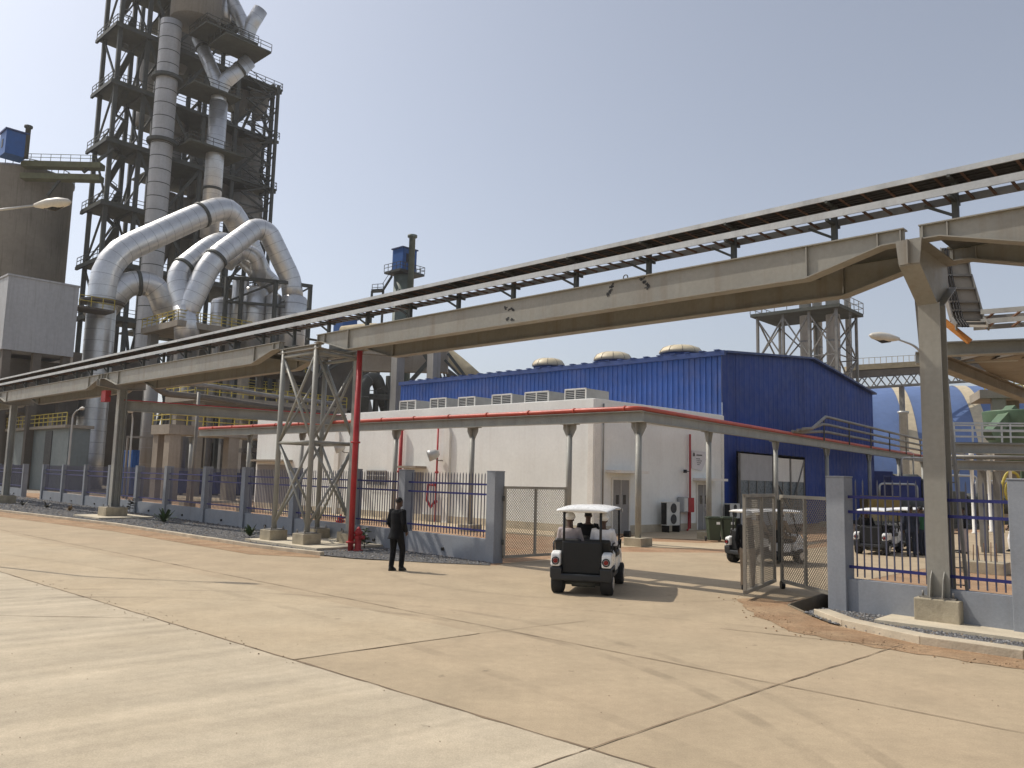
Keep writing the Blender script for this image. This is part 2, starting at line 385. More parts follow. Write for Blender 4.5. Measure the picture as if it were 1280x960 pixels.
struct(mb, 'loose_clods', dirt_m, 'stuff')
# yard paths and pale strips in the red soil beside the buildings
def patch(name, px, m, z): 
    mb = MB(); mb.poly([G(x, y)+V((0, 0, z)) for x, y in px]); return struct(mb, name, m)
patch('footpath', [(700, 683), (800, 684), (915, 687), (1000, 683), (1030, 678), (960, 676), (880, 679), (790, 676), (700, 678)], path_m, .004)
patch('footpath', [(770, 663), (800, 672), (905, 676), (990, 671), (985, 664), (900, 660)], path_m, .006)
patch('footpath', [(330, 640), (420, 646), (520, 655), (640, 667), (700, 672), (760, 672), (745, 667), (640, 659), (500, 648), (330, 634)], path_m, .006)
patch('footpath', [(60, 614), (180, 622), (300, 630), (300, 625), (180, 617), (60, 611)], path_m, .006)
patch('yard_road', [(30, 606), (200, 611), (330, 616), (330, 612), (200, 607), (30, 603)], path_m, .008)

# ================================================================== FENCES
FA, FB = G(617, 703), G(265, 654)
FF = Fr(FA, FB-FA)
lab_post = None
def fence(name, label, posts, span_ends, picket_scale=1.0):
    """posts: list of a; one bay between neighbours"""
    root = thing(name, label, 'fence', FF(posts[0], 0))
    for a in posts:
        m_ = MB(); m_.fbox(FF, a-.18, a+.18, -.18, .18, -.05, 2.5); m_.fbox(FF, a-.19, a+.19, -.19, .19, 2.5, 2.53)
        m_.build('post', post_m, root, bevel=.012)
    for a0, a1 in zip(posts, posts[1:]):
        if abs(a1-a0) > 5.2: continue
        lo, hi = min(a0, a1)+.18, max(a0, a1)-.18
        wl = MB().fbox(FF, lo, hi, -.1, .1, -.05, .62).build('base_wall', post_m, root)
        MB().cyl(FF((lo+hi)/2, -.16, .2), FF((lo+hi)/2, -.08, .21), .05, n=10).build('weep_pipe', black_m, wl)
        m_ = MB(); n = int(round((hi-lo)/.14))
        for i in range(1, n):
            a = lo+(hi-lo)*i/n; z1 = 2.46+random.uniform(-.006, .006)
            m_.fbox(FF, a-.011, a+.011, -.011, .011, .66, z1-.05)
            c = FF(a, 0, z1-.05); h = .011
            m_.add([FF(a-h, -h, z1-.05), FF(a+h, -h, z1-.05), FF(a+h, h, z1-.05), FF(a-h, h, z1-.05), FF(a, 0, z1+.02)], [(0, 1, 4), (1, 2, 4), (2, 3, 4), (3, 0, 4)])
        pk = m_.build('picket_railing', bar_m, root)
        for z in (.84, 1.86, 2.14):
            MB().fbox(FF, lo, hi, -.036, -.013, z-.027, z+.027).build('rail', rail_m, pk)
    return root
pxl = [512, 447, 373, 311, 261, 212, 175, 140, 109, 81, 56, 31, 12]
al = [0]+[FF.pa(x, 605)[0]+.18 for x in pxl]; al.append(al[-1]+4.6); al.append(al[-1]+4.6)
fence('perimeter_fence', 'long grey post fence with navy rails left of the open gate', al, None)
ar = [FF.pa(1050, 660)[0], FF.pa(1281, 660)[0]]; ar.append(ar[-1]-3.4)
fence('perimeter_fence', 'short grey fence bay behind the big steel column right of the gate', ar, None)
# kerb along the road
def kerb(pts, wd, h, label=None):
    for a, b_ in zip(pts, pts[1:]):
        d = (b_-a).normalized(); sx = V((-d.y, d.x, 0)); sx = sx if sx.y > 0 else -sx
        mb = MB(); n = max(1, int((b_-a).length/1.0))
        for i in range(n):
            p_, q_ = a.lerp(b_, i/n), a.lerp(b_, (i+1)/n); p_ = p_+d*.004; q_ = q_-d*.004
            mb.pbox(p_-V((0, 0, .05)), q_-p_, sx*wd, V((0, 0, h+.05+random.uniform(-.004, .004))))
        struct(mb, 'kerb', kerb_m, bevel=.012)
kerb(kl[:5], .16, .11)
rk = [G(*q) for q in [(1017, 770), (1052, 784), (1150, 806), (1280, 825), (1400, 842)]]
kerb(rk, .3, .13)
# gravel beds
def inpoly(x, y, pl):
    c = False; j = len(pl)-1
    for i in range(len(pl)):
        if (pl[i].y > y) != (pl[j].y > y) and x < (pl[j].x-pl[i].x)*(y-pl[i].y)/(pl[j].y-pl[i].y)+pl[i].x: c = not c
        j = i
    return c
def gravel(name, poly, z, count, rmin, rmax, avoid=()):
    MB().poly([V((q.x, q.y, z)) for q in poly]).build(name+'_bed', gravel_b)['kind'] = 'structure'
    mb = MB(); xs = [q.x for q in poly]; ys = [q.y for q in poly]; k = 0; tr = 0
    while k < count and tr < count*30:
        tr += 1; x = random.uniform(min(xs), max(xs)); y = random.uniform(min(ys), max(ys))
        if not inpoly(x, y, poly): continue
        if random.random() > min(1, (24/max(14, math.hypot(x, y)))**1.2): continue
        k += 1; r_ = random.uniform(rmin, rmax)*(1+max(0, math.hypot(x, y)-20)/50); a0 = random.uniform(0, 6)
        vs = [V((x, y, z+r_*random.uniform(.5, 1.0)))]+[V((x+r_*math.cos(a0+j*1.57)*random.uniform(.7, 1.2), y+r_*math.sin(a0+j*1.57)*random.uniform(.7, 1.2), z+r_*random.uniform(-.1, .4))) for j in range(4)]
        mb.cm = 0 if random.random() < .75 else (1 if random.random() < .7 else 2)
        mb.add(vs, [(0, 1, 2), (0, 2, 3), (0, 3, 4), (0, 4, 1)])
    o = mb.build(name, [gravel_m, gravel_l, gravel_t]); o['kind'] = 'stuff'
gravel_l = mat('pale_gravel', (.3, .29, .28), .95, var=.3, scale=14)
gravel_t = mat('tan_gravel', (.22, .17, .12), .95, var=.3, scale=14)
gp = [q+V((.1, .13, 0)) for q in kl]+[G(440, 698), G(540, 704), G(612, 707), FF(-.1, -.2), FF(20, -.12), FF(al[-1], -.12)]
gravel('gravel', gp, .014, 15000, .018, .04)
gp2 = [q+V((-.1, .22, 0)) for q in rk]+[FF(ar[-1]-2, -.12), FF(ar[0]-.1, -.12), FF(ar[0]+.25, -.25)]
gravel('gravel', gp2, .03, 6000, .015, .032)
# open drain pit at the gate corner
mb = MB()
for a, b_ in zip(dp, dp[1:]+dp[:1]):
    cc = (dp[0]+dp[1]+dp[2]+dp[3])/4; ou = ((a+b_)/2-cc).normalized()*.08; mb.extr([a+V((0, 0, .03)), b_+V((0, 0, .03)), b_+V((0, 0, -.5)), a+V((0, 0, -.5))], ou)
pit_m = mat('pit_concrete', (.2, .16, .11), .9, var=.3)
struct(mb, 'drain_pit', pit_m)
mb = MB(); mb.poly([q+V((0, 0, -.33)) for q in dp]); struct(mb, 'drain_mud', mat('damp_mud', (.07, .05, .03), .8, var=.3, bump=.6))
# ================================================================== OVERHEAD TRESTLE (girders, columns, trays)
tr_a = LN(1130, 283, (6.9, 13.7), (-6.8, 26.5)); tr_a = LN(1130, 300, (6.9, 13.7), (-6.6, 26.3))
TF = Fr((6.83+.09, 13.77-.085), V((-13.55, 12.75, 0)))           # a: along to the far left, b: away from the camera
GS = 1.8                                                 # girder spacing
def girder(name, label, a0, a1, h0, h1, q, grp):
    """haunched I girder between a0 and a1: depth tapers at the ends that carry a haunch"""
    root = thing(name, label, 'girder', TF(a0, q, 6.2), grp)
    top, bt, th = 6.86, 6.22, 6.60
    prof = []
    la, lb = (1.75 if h0 else 0), (1.75 if h1 else 0)
    bot = [(a0, th if h0 else bt)]+([(a0+.35, th), (a0+la, bt)] if h0 else [])+([(a1-lb, bt), (a1-.35, th)] if h1 else [])+[(a1, th if h1 else bt)]
    web = MB(); pts = [TF(a, q-.008, z) for a, z in bot]+[TF(a1, q-.008, top-.02), TF(a0, q-.008, top-.02)]
    web.extr(pts, TF.n*.016)
    web.build('web', steel, root)
    fl = MB(); fl.fbox(TF, a0, a1, q-(.075 if q < 1 else .17), q+.15, top-.022, top); fl.build('top_flange', steel, root)  # rear flange made wider in front so that it shades the web below
    fl = MB()
    for (x0, z0), (x1, z1) in zip(bot, bot[1:]):
        p_, q_ = TF(x0, q-.15, z0), TF(x1, q-.15, z1); fl.pbox(p_-V((0, 0, .022)), q_-p_, TF.n*.30, V((0, 0, .022)))
    fl.build('bottom_flange', steel, root)
    st = [a0+.06, a1-.06]+([a0+.45, a0+la] if h0 else [])+([a1-.45, a1-lb] if h1 else [])
    def zb(a):
        for (x0, z0), (x1, z1) in zip(bot, bot[1:]):
            if x0 <= a <= x1: return z0+(z1-z0)*(a-x0)/(x1-x0+1e-9)
        return bt
    for a in st:
        MB().fbox(TF, a-.01, a+.01, q-.07, q+.14, zb(a)+.005, top-.03).build('stiffener', steel, root)
    return root
SP = 18.3
aL = TF.pa(352, 428)[0]; aR = TF.pa(398, 415)[0]; aM = TF.pa(131, 463)[0]
grp = 'paired girders of the overhead trestle'
spans = [(-9, -.12, 0, 1), (.12, aR, 1, 1), (aL, aM-.1, 1, 1), (aM+.1, aM+17, 1, 1), (aM+17.2, aM+40, 1, 0)]
where = ['short right end piece beyond the big column', 'long middle span over the gate opening', 'span between lattice tower and far steel column', 'far left span', 'farthest left span']
for (a0, a1, h0, h1), wh in zip(spans, where):
    for q, nm in ((0, 'front'), (GS, 'rear')):
        girder('trestle_girder', 'beige steel girder, %s, %s one of its pair' % (wh, nm), a0, a1, h0, h1, q, grp)
    # cross members between the two girders
for a0, a1 in [(s_[0], s_[1]) for s_ in spans[:3]]:
    n = max(1, int((a1-a0)/4.5))
    for i in range(n):
        a = a0+(a1-a0)*(i+.5)/n
        cb = MB().bar(TF(a, .02, 6.7), TF(a, GS-.02, 6.7), .08, .12).build('cross_beam', steel_d)
        tag(cb, 'short dark cross beam joining the two overhead girders', 'cross beam', 'cross beams between the girders')
# scribbled bolts marks: dark adhesive patches on the girder face
def smudge(px, seed):
    rnd = random.Random(seed); mb = MB()
    for (x, y) in px:
        a, z = TF.pa(x, y, -.012)
        for k in range(5):
            aa, zz = a+rnd.gauss(0, .03), z+rnd.gauss(0, .02); w_, h_ = rnd.uniform(.01, .035), rnd.uniform(.008, .025)
            mb.fbox(TF, aa-w_, aa+w_, -.016, -.0085, zz-h_, zz+h_)
    return mb
for px, lb in (([(766, 357), (764, 361), (762, 365), (760, 369)], 'dark peeling tape scraps on the middle girder, left one of the two'),
               ([(803, 349), (806, 352), (808, 355), (810, 359)], 'dark peeling tape scraps on the middle girder, right one of the two'),
               ([(632, 384), (638, 386), (642, 387), (634, 399), (640, 400)], 'faded dark paint marks on the middle girder face, left of its centre')):
    tag(smudge(px, len(lb)).build('paint_mark', mat('mark_'+str(len(lb)), (.05, .05, .05), .8)), lb, 'marking')
# ---- columns
def hcol(root, c, h, wd, dp, m, z0=.42):
    """H section, flanges facing the camera side"""
    MB().fbox(TF, c[0]-wd/2, c[0]+wd/2, c[1]-dp/2, c[1]-dp/2+.025, z0, h).build('flange', m, root)
    MB().fbox(TF, c[0]-wd/2, c[0]+wd/2, c[1]+dp/2-.025, c[1]+dp/2, z0, h).build('flange', m, root)
    MB().fbox(TF, c[0]-.012, c[0]+.012, c[1]-dp/2+.027, c[1]+dp/2-.027, z0, h).build('web', m, root)
def footing(root, c, s=.64, h=.42, s2=None):
    s2 = s2 or s
    MB().fbox(TF, c[0]-s/2, c[0]+s/2, c[1]-s2/2, c[1]+s2/2, -.05, h).build('footing', concrete, root, bevel=.02)
    m_ = MB(); m_.fbox(TF, c[0]-s*.4, c[0]+s*.4, c[1]-s2*.4, c[1]+s2*.4, h, h+.03)
    for i in (-1, 1):
        for j in (-1, 1): m_.cyl(TF(c[0]+i*s*.33, c[1]+j*s2*.33, h+.03), TF(c[0]+i*s*.33, c[1]+j*s2*.33, h+.12), .022, n=6)
    m_.build('base_plate', galv_d, root)
def crosshead(root, c, wd=.42, d1=.42, d2=.95):
    """haunched transverse beam carrying both girders"""
    m_ = MB(); zt = 6.575; q0, q1 = -.2, GS+.2
    prof = [(q0, zt), (q1, zt), (q1, zt-d1), (c[1]+.18, zt-d2), (c[1]-.18, zt-d2), (q0, zt-d1)]
    m_.extr([TF(c[0]-.02, b_, z) for b_, z in prof], TF.d*.04)
    m_.build('web', steel, root)
    m_ = MB(); m_.fbox(TF, c[0]-wd/2, c[0]+wd/2, q0, q1, zt, zt+.022)
    bt = [(q0, zt-.42), (c[1]-.18, zt-.95)]; 
    for (x0, z0), (x1, z1) in (((q0, zt-d1), (c[1]-.18, zt-d2)), ((c[1]+.18, zt-d2), (q1, zt-d1))):
        p_ = TF(c[0]-wd*.4, x0, z0); m_.pbox(p_-V((0, 0, .022)), TF(c[0]-wd*.4, x1, z1)-p_, TF.d*wd*.8, V((0, 0, .022)))
    m_.build('flange', steel, root)
    m_ = MB(); o = TF(c[0], q0-.02, 0)
    m_.extr([TF(c[0]-wd/2, q0-.024, zt-.002), TF(c[0]+wd/2, q0-.024, zt-.002), TF(c[0]+wd*.4, q0-.024, zt-d1), TF(c[0]-wd*.4, q0-.024, zt-d1)], TF.n*.022)
    m_.fbox(TF, c[0]-.01, c[0]+.01, q0-.12, q0-.024, zt-d1, zt-.004)
    m_.build('end_plate', steel, root)
cr = TF.o+TF.n*.9
root = thing('trestle_column', 'big beige steel column on a concrete block right of the gate', 'column', TF(0, .9, 0), 'columns carrying the overhead trestle')
footing(root, (-.02, .9), .72, .46); hcol(root, (-.02, .9), 5.63, .36, .38, steel, .46); crosshead(root, (0, .9))
m_ = MB()
for i in (-.1, .1): m_.extr([TF(i-.02-.008, .71, .49), TF(i-.02-.008, .53, .49), TF(i-.02-.008, .62, .80), TF(i-.02-.008, .71, .92)], TF.d*.016)
m_.build('gusset', steel, root)
for aa, lb in ((aM, 'beige steel column of the trestle left of the agave plant, on a wide concrete block'), (aM+17.1, 'beige steel trestle column at the left picture edge, on a concrete block')):
    root = thing('trestle_column', lb, 'column', TF(aa, .9, 0), 'columns carrying the overhead trestle')
    footing(root, (aa, .9), 1.0, .5); hcol(root, (aa, .9), 6.16, .34, .36, steel2, .5); crosshead(root, (aa, .9), .3, .30, .41)
# second column beside the far one, carrying the branch beam
p_ = P(151, 640, 40.2)
# ---- lattice tower
lt = [G(344, 679), G(386, 685), G(401, 678), G(433, 680)]
A_, B_ = G(344, 676), G(386, 682)
LA = (A_-TF.o).dot(TF.d), (A_-TF.o).dot(TF.n); LB = (B_-TF.o).dot(TF.d), (B_-TF.o).dot(TF.n)
b0 = .05; b1 = GS-.05; x1, x0 = aL-.12, aR+.12
x1 = max(x1, x0+2.0)
lgs = [(x1, b0), (x0, b0), (x1, b1), (x0, b1)]
root = thing('lattice_tower', 'cross braced four legged steel trestle tower on concrete blocks left of red pipe', 'tower', TF((x0+x1)/2, .9, 0))
for (a, b_) in lgs:
    footing(root, (a, b_), .66, .42)
    MB().cyl(TF(a, b_, .45), TF(a, b_, 6.55), .09, n=12).build('leg', steel2, root)
zl = [.62, 3.35, 6.3]
def brace(p_, q_, r_=.045): MB().cyl(p_, q_, r_, n=8).build('brace', steel2, root)
for (i, j) in ((0, 1), (2, 3), (1, 3), (0, 2)):
    for z0, z1 in zip(zl, zl[1:]):
        brace(TF(*lgs[i], z0), TF(*lgs[j], z1)); brace(TF(*lgs[j], z0), TF(*lgs[i], z1))
    for z in zl[1:]: brace(TF(*lgs[i], z), TF(*lgs[j], z), .055)
for b_ in (b0, b1): MB().ibar(TF(x1+.25, b_, 6.50), TF(x0-.25, b_, 6.50), .16, .2).build('cap_beam', steel, root)
m_ = MB()
for k in range(5): m_.bar(TF(x0+(x1-x0)*k/4, b0, 6.45), TF(x0+(x1-x0)*(k+.5)/4, b1, 6.45), .07, .07)
m_.build('top_bracing', steel2, root)
# grey column and red riser next to the lattice tower
g0 = G(437, 682)
root = thing('cable_post', 'grey steel post with black cable ladder beside the red pipe', 'post', g0)
ga = (g0-TF.o).dot(TF.d); gb = (g0-TF.o).dot(TF.n)
footing(root, (ga, gb), .5, .4); hcol(root, (ga, gb), 6.15, .22, .22, steel2, .4)
m_ = MB()
for k in range(26): m_.fbox(TF, ga-.27, ga-.13, gb-.13, gb-.10, 2.4+k*.11, 2.45+k*.11)
m_.fbox(TF, ga-.28, ga-.26, gb-.13, gb-.10, .5, 6); m_.fbox(TF, ga-.14, ga-.12, gb-.13, gb-.10, .5, 6); m_.build('cable_ladder', black_m, root)
r0 = G(438, 689)
rb = TF(aM+.30, .35, 0); rbx = MB(); rbx.fbox(TF, aM+.2, aM+.75, .2, .45, 5.55, 6.1)
root = thing('red_box', 'small red sheet box fixed high on the far trestle column', 'box', TF(aM+.45, .3, 5.8)); rbx.build('casing', red_d, root)
m_ = MB(); m_.bar(TF(aM+.1, .4, 5.82), TF(aM+.2, .4, 5.82), .05); m_.build('bracket', steel_d, root)
root = thing('red_standpipe', 'tall red fire main riser standing before the grey cable post', 'pipe', r0)
MB().tube([r0, r0+V((0, 0, 6.2))], .088, 12).build('pipe', red_d, root)
m_ = MB()
for z in (.25, 3.3): m_.cyl(r0+V((0, 0, z)), r0+V((0, 0, z+.05)), .15, n=14)
m_.build('pipe_flange', red_d, root)
def hydrant(px, lb, s=1.0):
    c = G(*px); root = thing('fire_hydrant', lb, 'hydrant', c, 'red fire hydrants by the fence')
    MB().lathe(c, [(.16*s, 0), (.16*s, .05*s), (.1*s, .06*s), (.1*s, .5*s), (.13*s, .52*s), (.13*s, .58*s), (.1*s, .62*s), (.05*s, .7*s), (.02*s, .74*s)], 16).build('barrel', red_d, root)
    for d in (V((1, 0, 0)), V((-1, 0, 0)), V((0, -1, 0))):
        MB().cyl(c+V((0, 0, .42*s)), c+V((0, 0, .42*s))+d*.2*s, .06*s, n=10).build('outlet', red_d, root)
hydrant((447, 689), 'red fire hydrant beside the tall red pipe in front of the fence', 1.0)
hydrant((425, 663), 'red fire hydrant behind the fence bars left of the red pipe', .9)
# ---- stacked cable trays
def ladder_tray(root, path, wd, h, rungs, fill=None, mrail=galv):
    """path: list of (near, far) edge points"""
    for side, nm in ((0, 'near'), (1, 'far')):
        m_ = MB()
        for p_, q_ in zip(path, path[1:]): m_.bar(p_[side], q_[side], .03, h)
        m_.build('side_rail', mrail if side == 0 else galv_d, root)
    m_ = MB()
    for p_, q_ in zip(path, path[1:]):
        n = max(1, int((q_[0]-p_[0]).length/rungs))
        for i in range(n):
            t = (i+.5)/n; m_.bar(p_[0].lerp(q_[0], t)-V((0, 0, h*.3)), p_[1].lerp(q_[1], t)-V((0, 0, h*.3)), .045, .03)
    m_.build('rungs', rung_m, root)
    if fill:
        m_ = MB()
        for k in range(fill):
            t = (k+.5)/fill; off = random.uniform(.0, .02)
            m_.tube([p_[0].lerp(p_[1], t)+V((0, 0, off-h*.1+random.uniform(-.006, .006))) for p_ in path], .42*wd/fill+.012, 6)
        m_.build('cables', cable_m, root)
amax = aM+42
def zoff(a): return 0.0
zu, zlw = 7.93, 7.59
qa, qb = .6, 1.18
root = thing('cable_tray', 'upper cable ladder packed with black cables along the overhead trestle', 'cable tray', TF(0, .6, zu), 'cable ladders above the trestle')
st = [-9+i*6 for i in range(int((amax+9)/6)+1)]
ladder_tray(root, [(TF(a, qa, zu), TF(a, qb+.12, zu)) for a in st], qb-qa, .10, .42, 10)
root2 = thing('cable_tray', 'lower empty cable ladder under the packed one along the overhead trestle', 'cable tray', TF(0, .6, zlw), 'cable ladders above the trestle')
ladder_tray(root2, [(TF(a, qa, zlw), TF(a, qb, zlw)) for a in st], qb-qa, .14, .34)
pa_ = [TF.pa(x, 320, .6)[0] for x in (1035, 908, 802, 711, 632, 562, 503)]
stp = (pa_[4]-pa_[0])/4
for i in range(-3, 26):
    a = pa_[0]+stp*i
    if a > amax: break
    root = thing('tray_support', 'dark steel bracket post carrying the cable ladders above the girders', 'bracket', TF(a, .9, 6.86), 'tray posts on the trestle girders')
    m_ = MB(); m_.bar(TF(a, .95, 6.87), TF(a, .95, 7.9), .1, .1)
    m_.bar(TF(a, .1, 6.83), TF(a, GS-.1, 6.83), .1, .06); m_.build('post', steel_d, root)
    for p_, q_ in ((TF(a, .55, zlw-.1), TF(a, 1.2, zlw-.1)), (TF(a, .55, zu-.08), TF(a, 1.3, zu-.08)), (TF(a+.5, .92, zlw-.1), TF(a+.04, .92, zlw-.36))): MB().bar(p_, q_, .05, .05).build('bracket_arm', steel_d, root)
wk = thing('rear_shade_plate', 'added dark plate between the paired overhead girders, shading the rear one', 'walkway', TF(0, 1.2, 6.8))  # added plate, hidden from the camera, keeps sun and sky off the rear girder
for a0, a1 in [(s_[0], s_[1]) for s_ in spans]: MB().fbox(TF, a0+.1, a1-.1, .62, 1.6, 6.79, 6.83).build('shade_plate', steel_d, wk)
lug = MB(); c = TF(TF.pa(782, 343)[0], 0, 6.90)
lug.tube([c+TF.d*(.06*math.cos(i*.5236))+V((0, 0, .06*math.sin(i*.5236))) for i in range(13)], .013, 6, caps=False)
tag(lug.build('lifting_eye', steel_d), 'small ring shaped lifting eye on top of the middle girder', 'lifting eye')
# ---- ladder leaning on the big column
l0, l1 = G(1213, 776), P(1172, 362, 15.2)
root = thing('ladder', 'long thin steel ladder leaning on the big column', 'ladder', l0)
off = V((-.36, .12, 0))
for o_ in (V((0, 0, 0)), off): MB().bar(l0+o_, l1+o_, .05, .08).build('stile', galv_d, root)
m_ = MB()
for i in range(1, 20): m_.cyl(l0.lerp(l1, i/20), l0.lerp(l1, i/20)+off, .013, n=6)
m_.build('rungs', galv_d, root)
MB().bar(l0-V((.03, 0, .0)), l0+V((.05, 0, .09)), .07, .09).build('foot', black_m, root)
# concrete pads under the trestle feet
def pad(pts, z=.075): 
    m_ = MB(); m_.extr([V((q.x, q.y, -.05)) for q in pts], V((0, 0, z+.05))); struct(m_, 'footing_pad', pad_m)
def padT(a0, a1, b0_, b1_): pad([TF(a0, b0_), TF(a1, b0_), TF(a1, b1_), TF(a0, b1_)], .085)
padT(-2.3, .8, -.05, 1.75); padT(x0-1.5, x1+.8, -.55, 2.5); padT(aM-1.6, aM+1.6, -.3, 2.2)
# ================================================================== WHITE BUILDING + BLUE HALL
T_ = 5.94
Cc = P(742, 600, 35.5); Cr = P(903, 600, 42.7); Cl = P(319, 600, 55.0)
WF = Fr(Cc, Cl-Cc); WR = Fr(Cc, Cr-Cc, away=False)
if WR.n.x < 0: WR.n = -WR.n            # WR: b positive = out of the wall to the right
LF_ = (Cl-Cc).length; LR_ = (V((Cr.x, Cr.y, 0))-V((Cc.x, Cc.y, 0))).length
WF.o.z = WR.o.z = 0
root = thing('white_building', 'long low cream rendered building with flat roof in front of the blue hall', 'building', WF(0, 0))
bk = 9.0
m_ = MB(); base = [WF(0, 0), WF(LF_, 0), WF(LF_, bk), WR(LR_, 0)]
m_.extr([q+V((0, 0, -.1)) for q in base], V((0, 0, T_+.1-.25))); m_.build('wall', white_w, root)
m_ = MB(); m_.extr([q+V((0, 0, T_-.9)) for q in (WF(-.0, -.05), WF(LF_+.05, -.05), WF(LF_+.05, .12), WF(.0, .12))], V((0, 0, .9)))
m_.build('parapet', white_w, root, bevel=.02)
m_ = MB(); m_.fbox(WR, -.02, LR_, -.1, .05, T_-.9, T_-.001); m_.build('parapet', white_w, root, bevel=.02)
m_ = MB(); m_.fbox(WR, -.04, .42, .0, .06, -.05, T_-.92); m_.fbox(WF, -.0, .30, -.06, .0, -.05, T_-.92); m_.build('corner_pier', trim_w, root)
m_ = MB(); m_.fbox(WR, 0.43, LR_, .0, .03, -.05, .35); m_.build('plinth', pad_m, root)
m_ = MB(); m_.fbox(WF, .31, LF_, -.03, .0, -.05, .35); m_.build('plinth', pad_m, root)
m_ = MB(); m_.fbox(WR, LR_-.12, LR_+.03, .0, .09, -.05, T_-.03); m_.build('corner_trim', trim_w, root)
m_ = MB(); m_.cyl(WR(.5, .11, .0), WR(.5, .11, T_-.2), .035, n=8); m_.build('downpipe', galv_d, root)
for px in (421, 559):
    a = WF.pa(px, 600)[0]; m_ = MB()
    m_.fbox(WF, a-.22, a+.22, -.14, 0, -.05, 4.6); m_.extr([WF(a-.22, -.14, 4.6), WF(a+.22, -.14, 4.6), WF(a+.10, -.14, 4.95), WF(a-.10, -.14, 4.95)], WF.n*.14)
    m_.build('pilaster', trim_w, root)
for x0, x1, y in ((320, 366, 575), (505, 533, 583)):
    a0, z = WF.pa(x0, y); a1 = WF.pa(x1, y)[0]
    m_ = MB(); m_.fbox(WF, min(a0, a1), max(a0, a1), -.75, 0, z-.1, z+.02); m_.build('canopy', tanc_m, root)
    m_ = MB(); m_.fbox(WF, min(a0, a1)+.25, max(a0, a1)-.25, -.02, 0, .05, z-.3); m_.build('door', door_m, root)
a0, z1 = WF.pa(460, 588); a1, z0 = WF.pa(483, 607); m_ = MB()
lo, hi = min(a0, a1), max(a0, a1)
m_.fbox(WF, lo, hi, -.06, 0, z0, z1); wn = m_.build('window', galv_d, root); m_ = MB()
for k in range(4): m_.fbox(WF, lo+(hi-lo)*k/3-.03, lo+(hi-lo)*k/3+.03, -.09, -.062, z0, z1)
for k in range(4): m_.fbox(WF, lo, hi, -.11, -.092, z0+(z1-z0)*k/3-.03, z0+(z1-z0)*k/3+.03)
m_.build('frame', galv, wn)
def door(px0, px1, yt, canx, cany):
    a0, zt = WR.pa((px0+px1)/2, yt, .0); a0 = WR.pa(px0, 630)[0]; a1 = WR.pa(px1, 630)[0]
    d = MB().fbox(WR, a0, a1, 0, .045, .02, zt).build('door', door_m, root)
    m_ = MB(); m_.fbox(WR, a0-.08, a0-.002, 0, .07, .02, zt+.08); m_.fbox(WR, a1+.002, a1+.08, 0, .07, .02, zt+.08); m_.fbox(WR, a0-.001, a1+.001, 0, .07, zt+.002, zt+.08)
    m_.fbox(WR, (a0+a1)/2-.008, (a0+a1)/2+.008, .045, .055, .02, zt-.003); m_.build('frame', trim_w, d)
    for s in (-1, 1):
        c = (a0+a1)/2+s*(a1-a0)*.22; MB().fbox(WR, c-.1, c+.1, .045, .056, 1.3, 1.72).build('window', glass_m, d)
    MB().fbox(WR, (a0+a1)/2+.03, (a0+a1)/2+.07, .045, .1, .95, 1.12).build('handle', metal_m, d)
    c0, zc = WR.pa(canx[0], cany, 0); 
    MB().fbox(WR, c0, a1+.45, 0, .85, zc-.1, zc+.02).build('canopy', trim_w, root)
door(765, 785, 600, (757, 795), 588)
door(871, 886, 606, (866, 912), 598)
# rooftop chillers
grp = 'louvred cooling units along the roof edge'
units = [(500, 520, 500), (538, 558, 497), (573, 594, 495.5), (615, 640, 492), (656, 686, 488.5), (706, 733, 485)]
names = ['leftmost, beside the concrete column', 'second from the left', 'third from the left', 'third from the right', 'second from the right', 'rightmost, nearest the roof corner']
for (x0, x1, y), nm in zip(units, names):
    b_ = .35; a0 = WF.pa(x0, 500, b_)[0]; a1, zt = WF.pa(x1, y, b_); lo, hi = min(a0, a1), max(a0, a1); zt = min(max(zt, 6.3), 6.85)
    root = thing('rooftop_cooler', 'louvred rooftop cooling unit on the cream building, %s' % nm, 'cooling unit', WF((lo+hi)/2, b_+.8, T_-.25), grp)
    m_ = MB(); m_.fbox(WF, lo+.03, hi-.03, b_+.03, b_+1.75, T_-.25, zt); m_.build('casing', cool_m, root)
    m_ = MB()
    for k in range(9): zz = T_-.2+(zt-T_+.16)*k/8.5; m_.fbox(WF, lo+.05, hi-.05, b_-.02, b_+.028, zz, zz+.03)
    m_.build('louvre', galv, root)
    MB().fbox(WF, lo+.06, hi-.06, b_+.018, b_+.029, T_-.2, zt-.03).build('opening', glass_m, root)
    m_ = MB()
    for a in (lo, hi-.05, (lo+hi)/2-.02): m_.fbox(WF, a, a+.05, b_-.03, b_+.03, T_-.25, zt+.01)
    m_.fbox(WF, lo, hi, b_-.03, b_+.03, zt-.04, zt+.012); m_.build('frame', trim_w, root)
# floodlights on the wall
def floodlight(px, lb):
    a, z = WF.pa(*px, -.55); root = thing('floodlight', lb, 'floodlight', WF(a, -.2, z), 'round floodlights on the cream wall')
    c = WF(a, -.55, z); d = (WF.d*.6-WF.n*.8+V((0, 0, -.35))).normalized()
    MB().tube([c-d*.3, c-d*.15, c+d*.12, c+d*.3], [.12, .24, .28, .30], 16).build('head', galv, root)
    MB().tube([c+d*.301, c+d*.31], [.26, .26], 16).build('lens', glass_m, root)
    MB().tube([WF(a-.1, 0, z-.3), WF(a-.1, -.3, z-.3), c-V((0, 0, .15))], .03, 6).build('bracket', galv_d, root)
floodlight((425, 559), 'round grey floodlight on the cream wall left of the red pipe')
floodlight((542, 568), 'round grey floodlight on the cream wall beside the thin red riser')
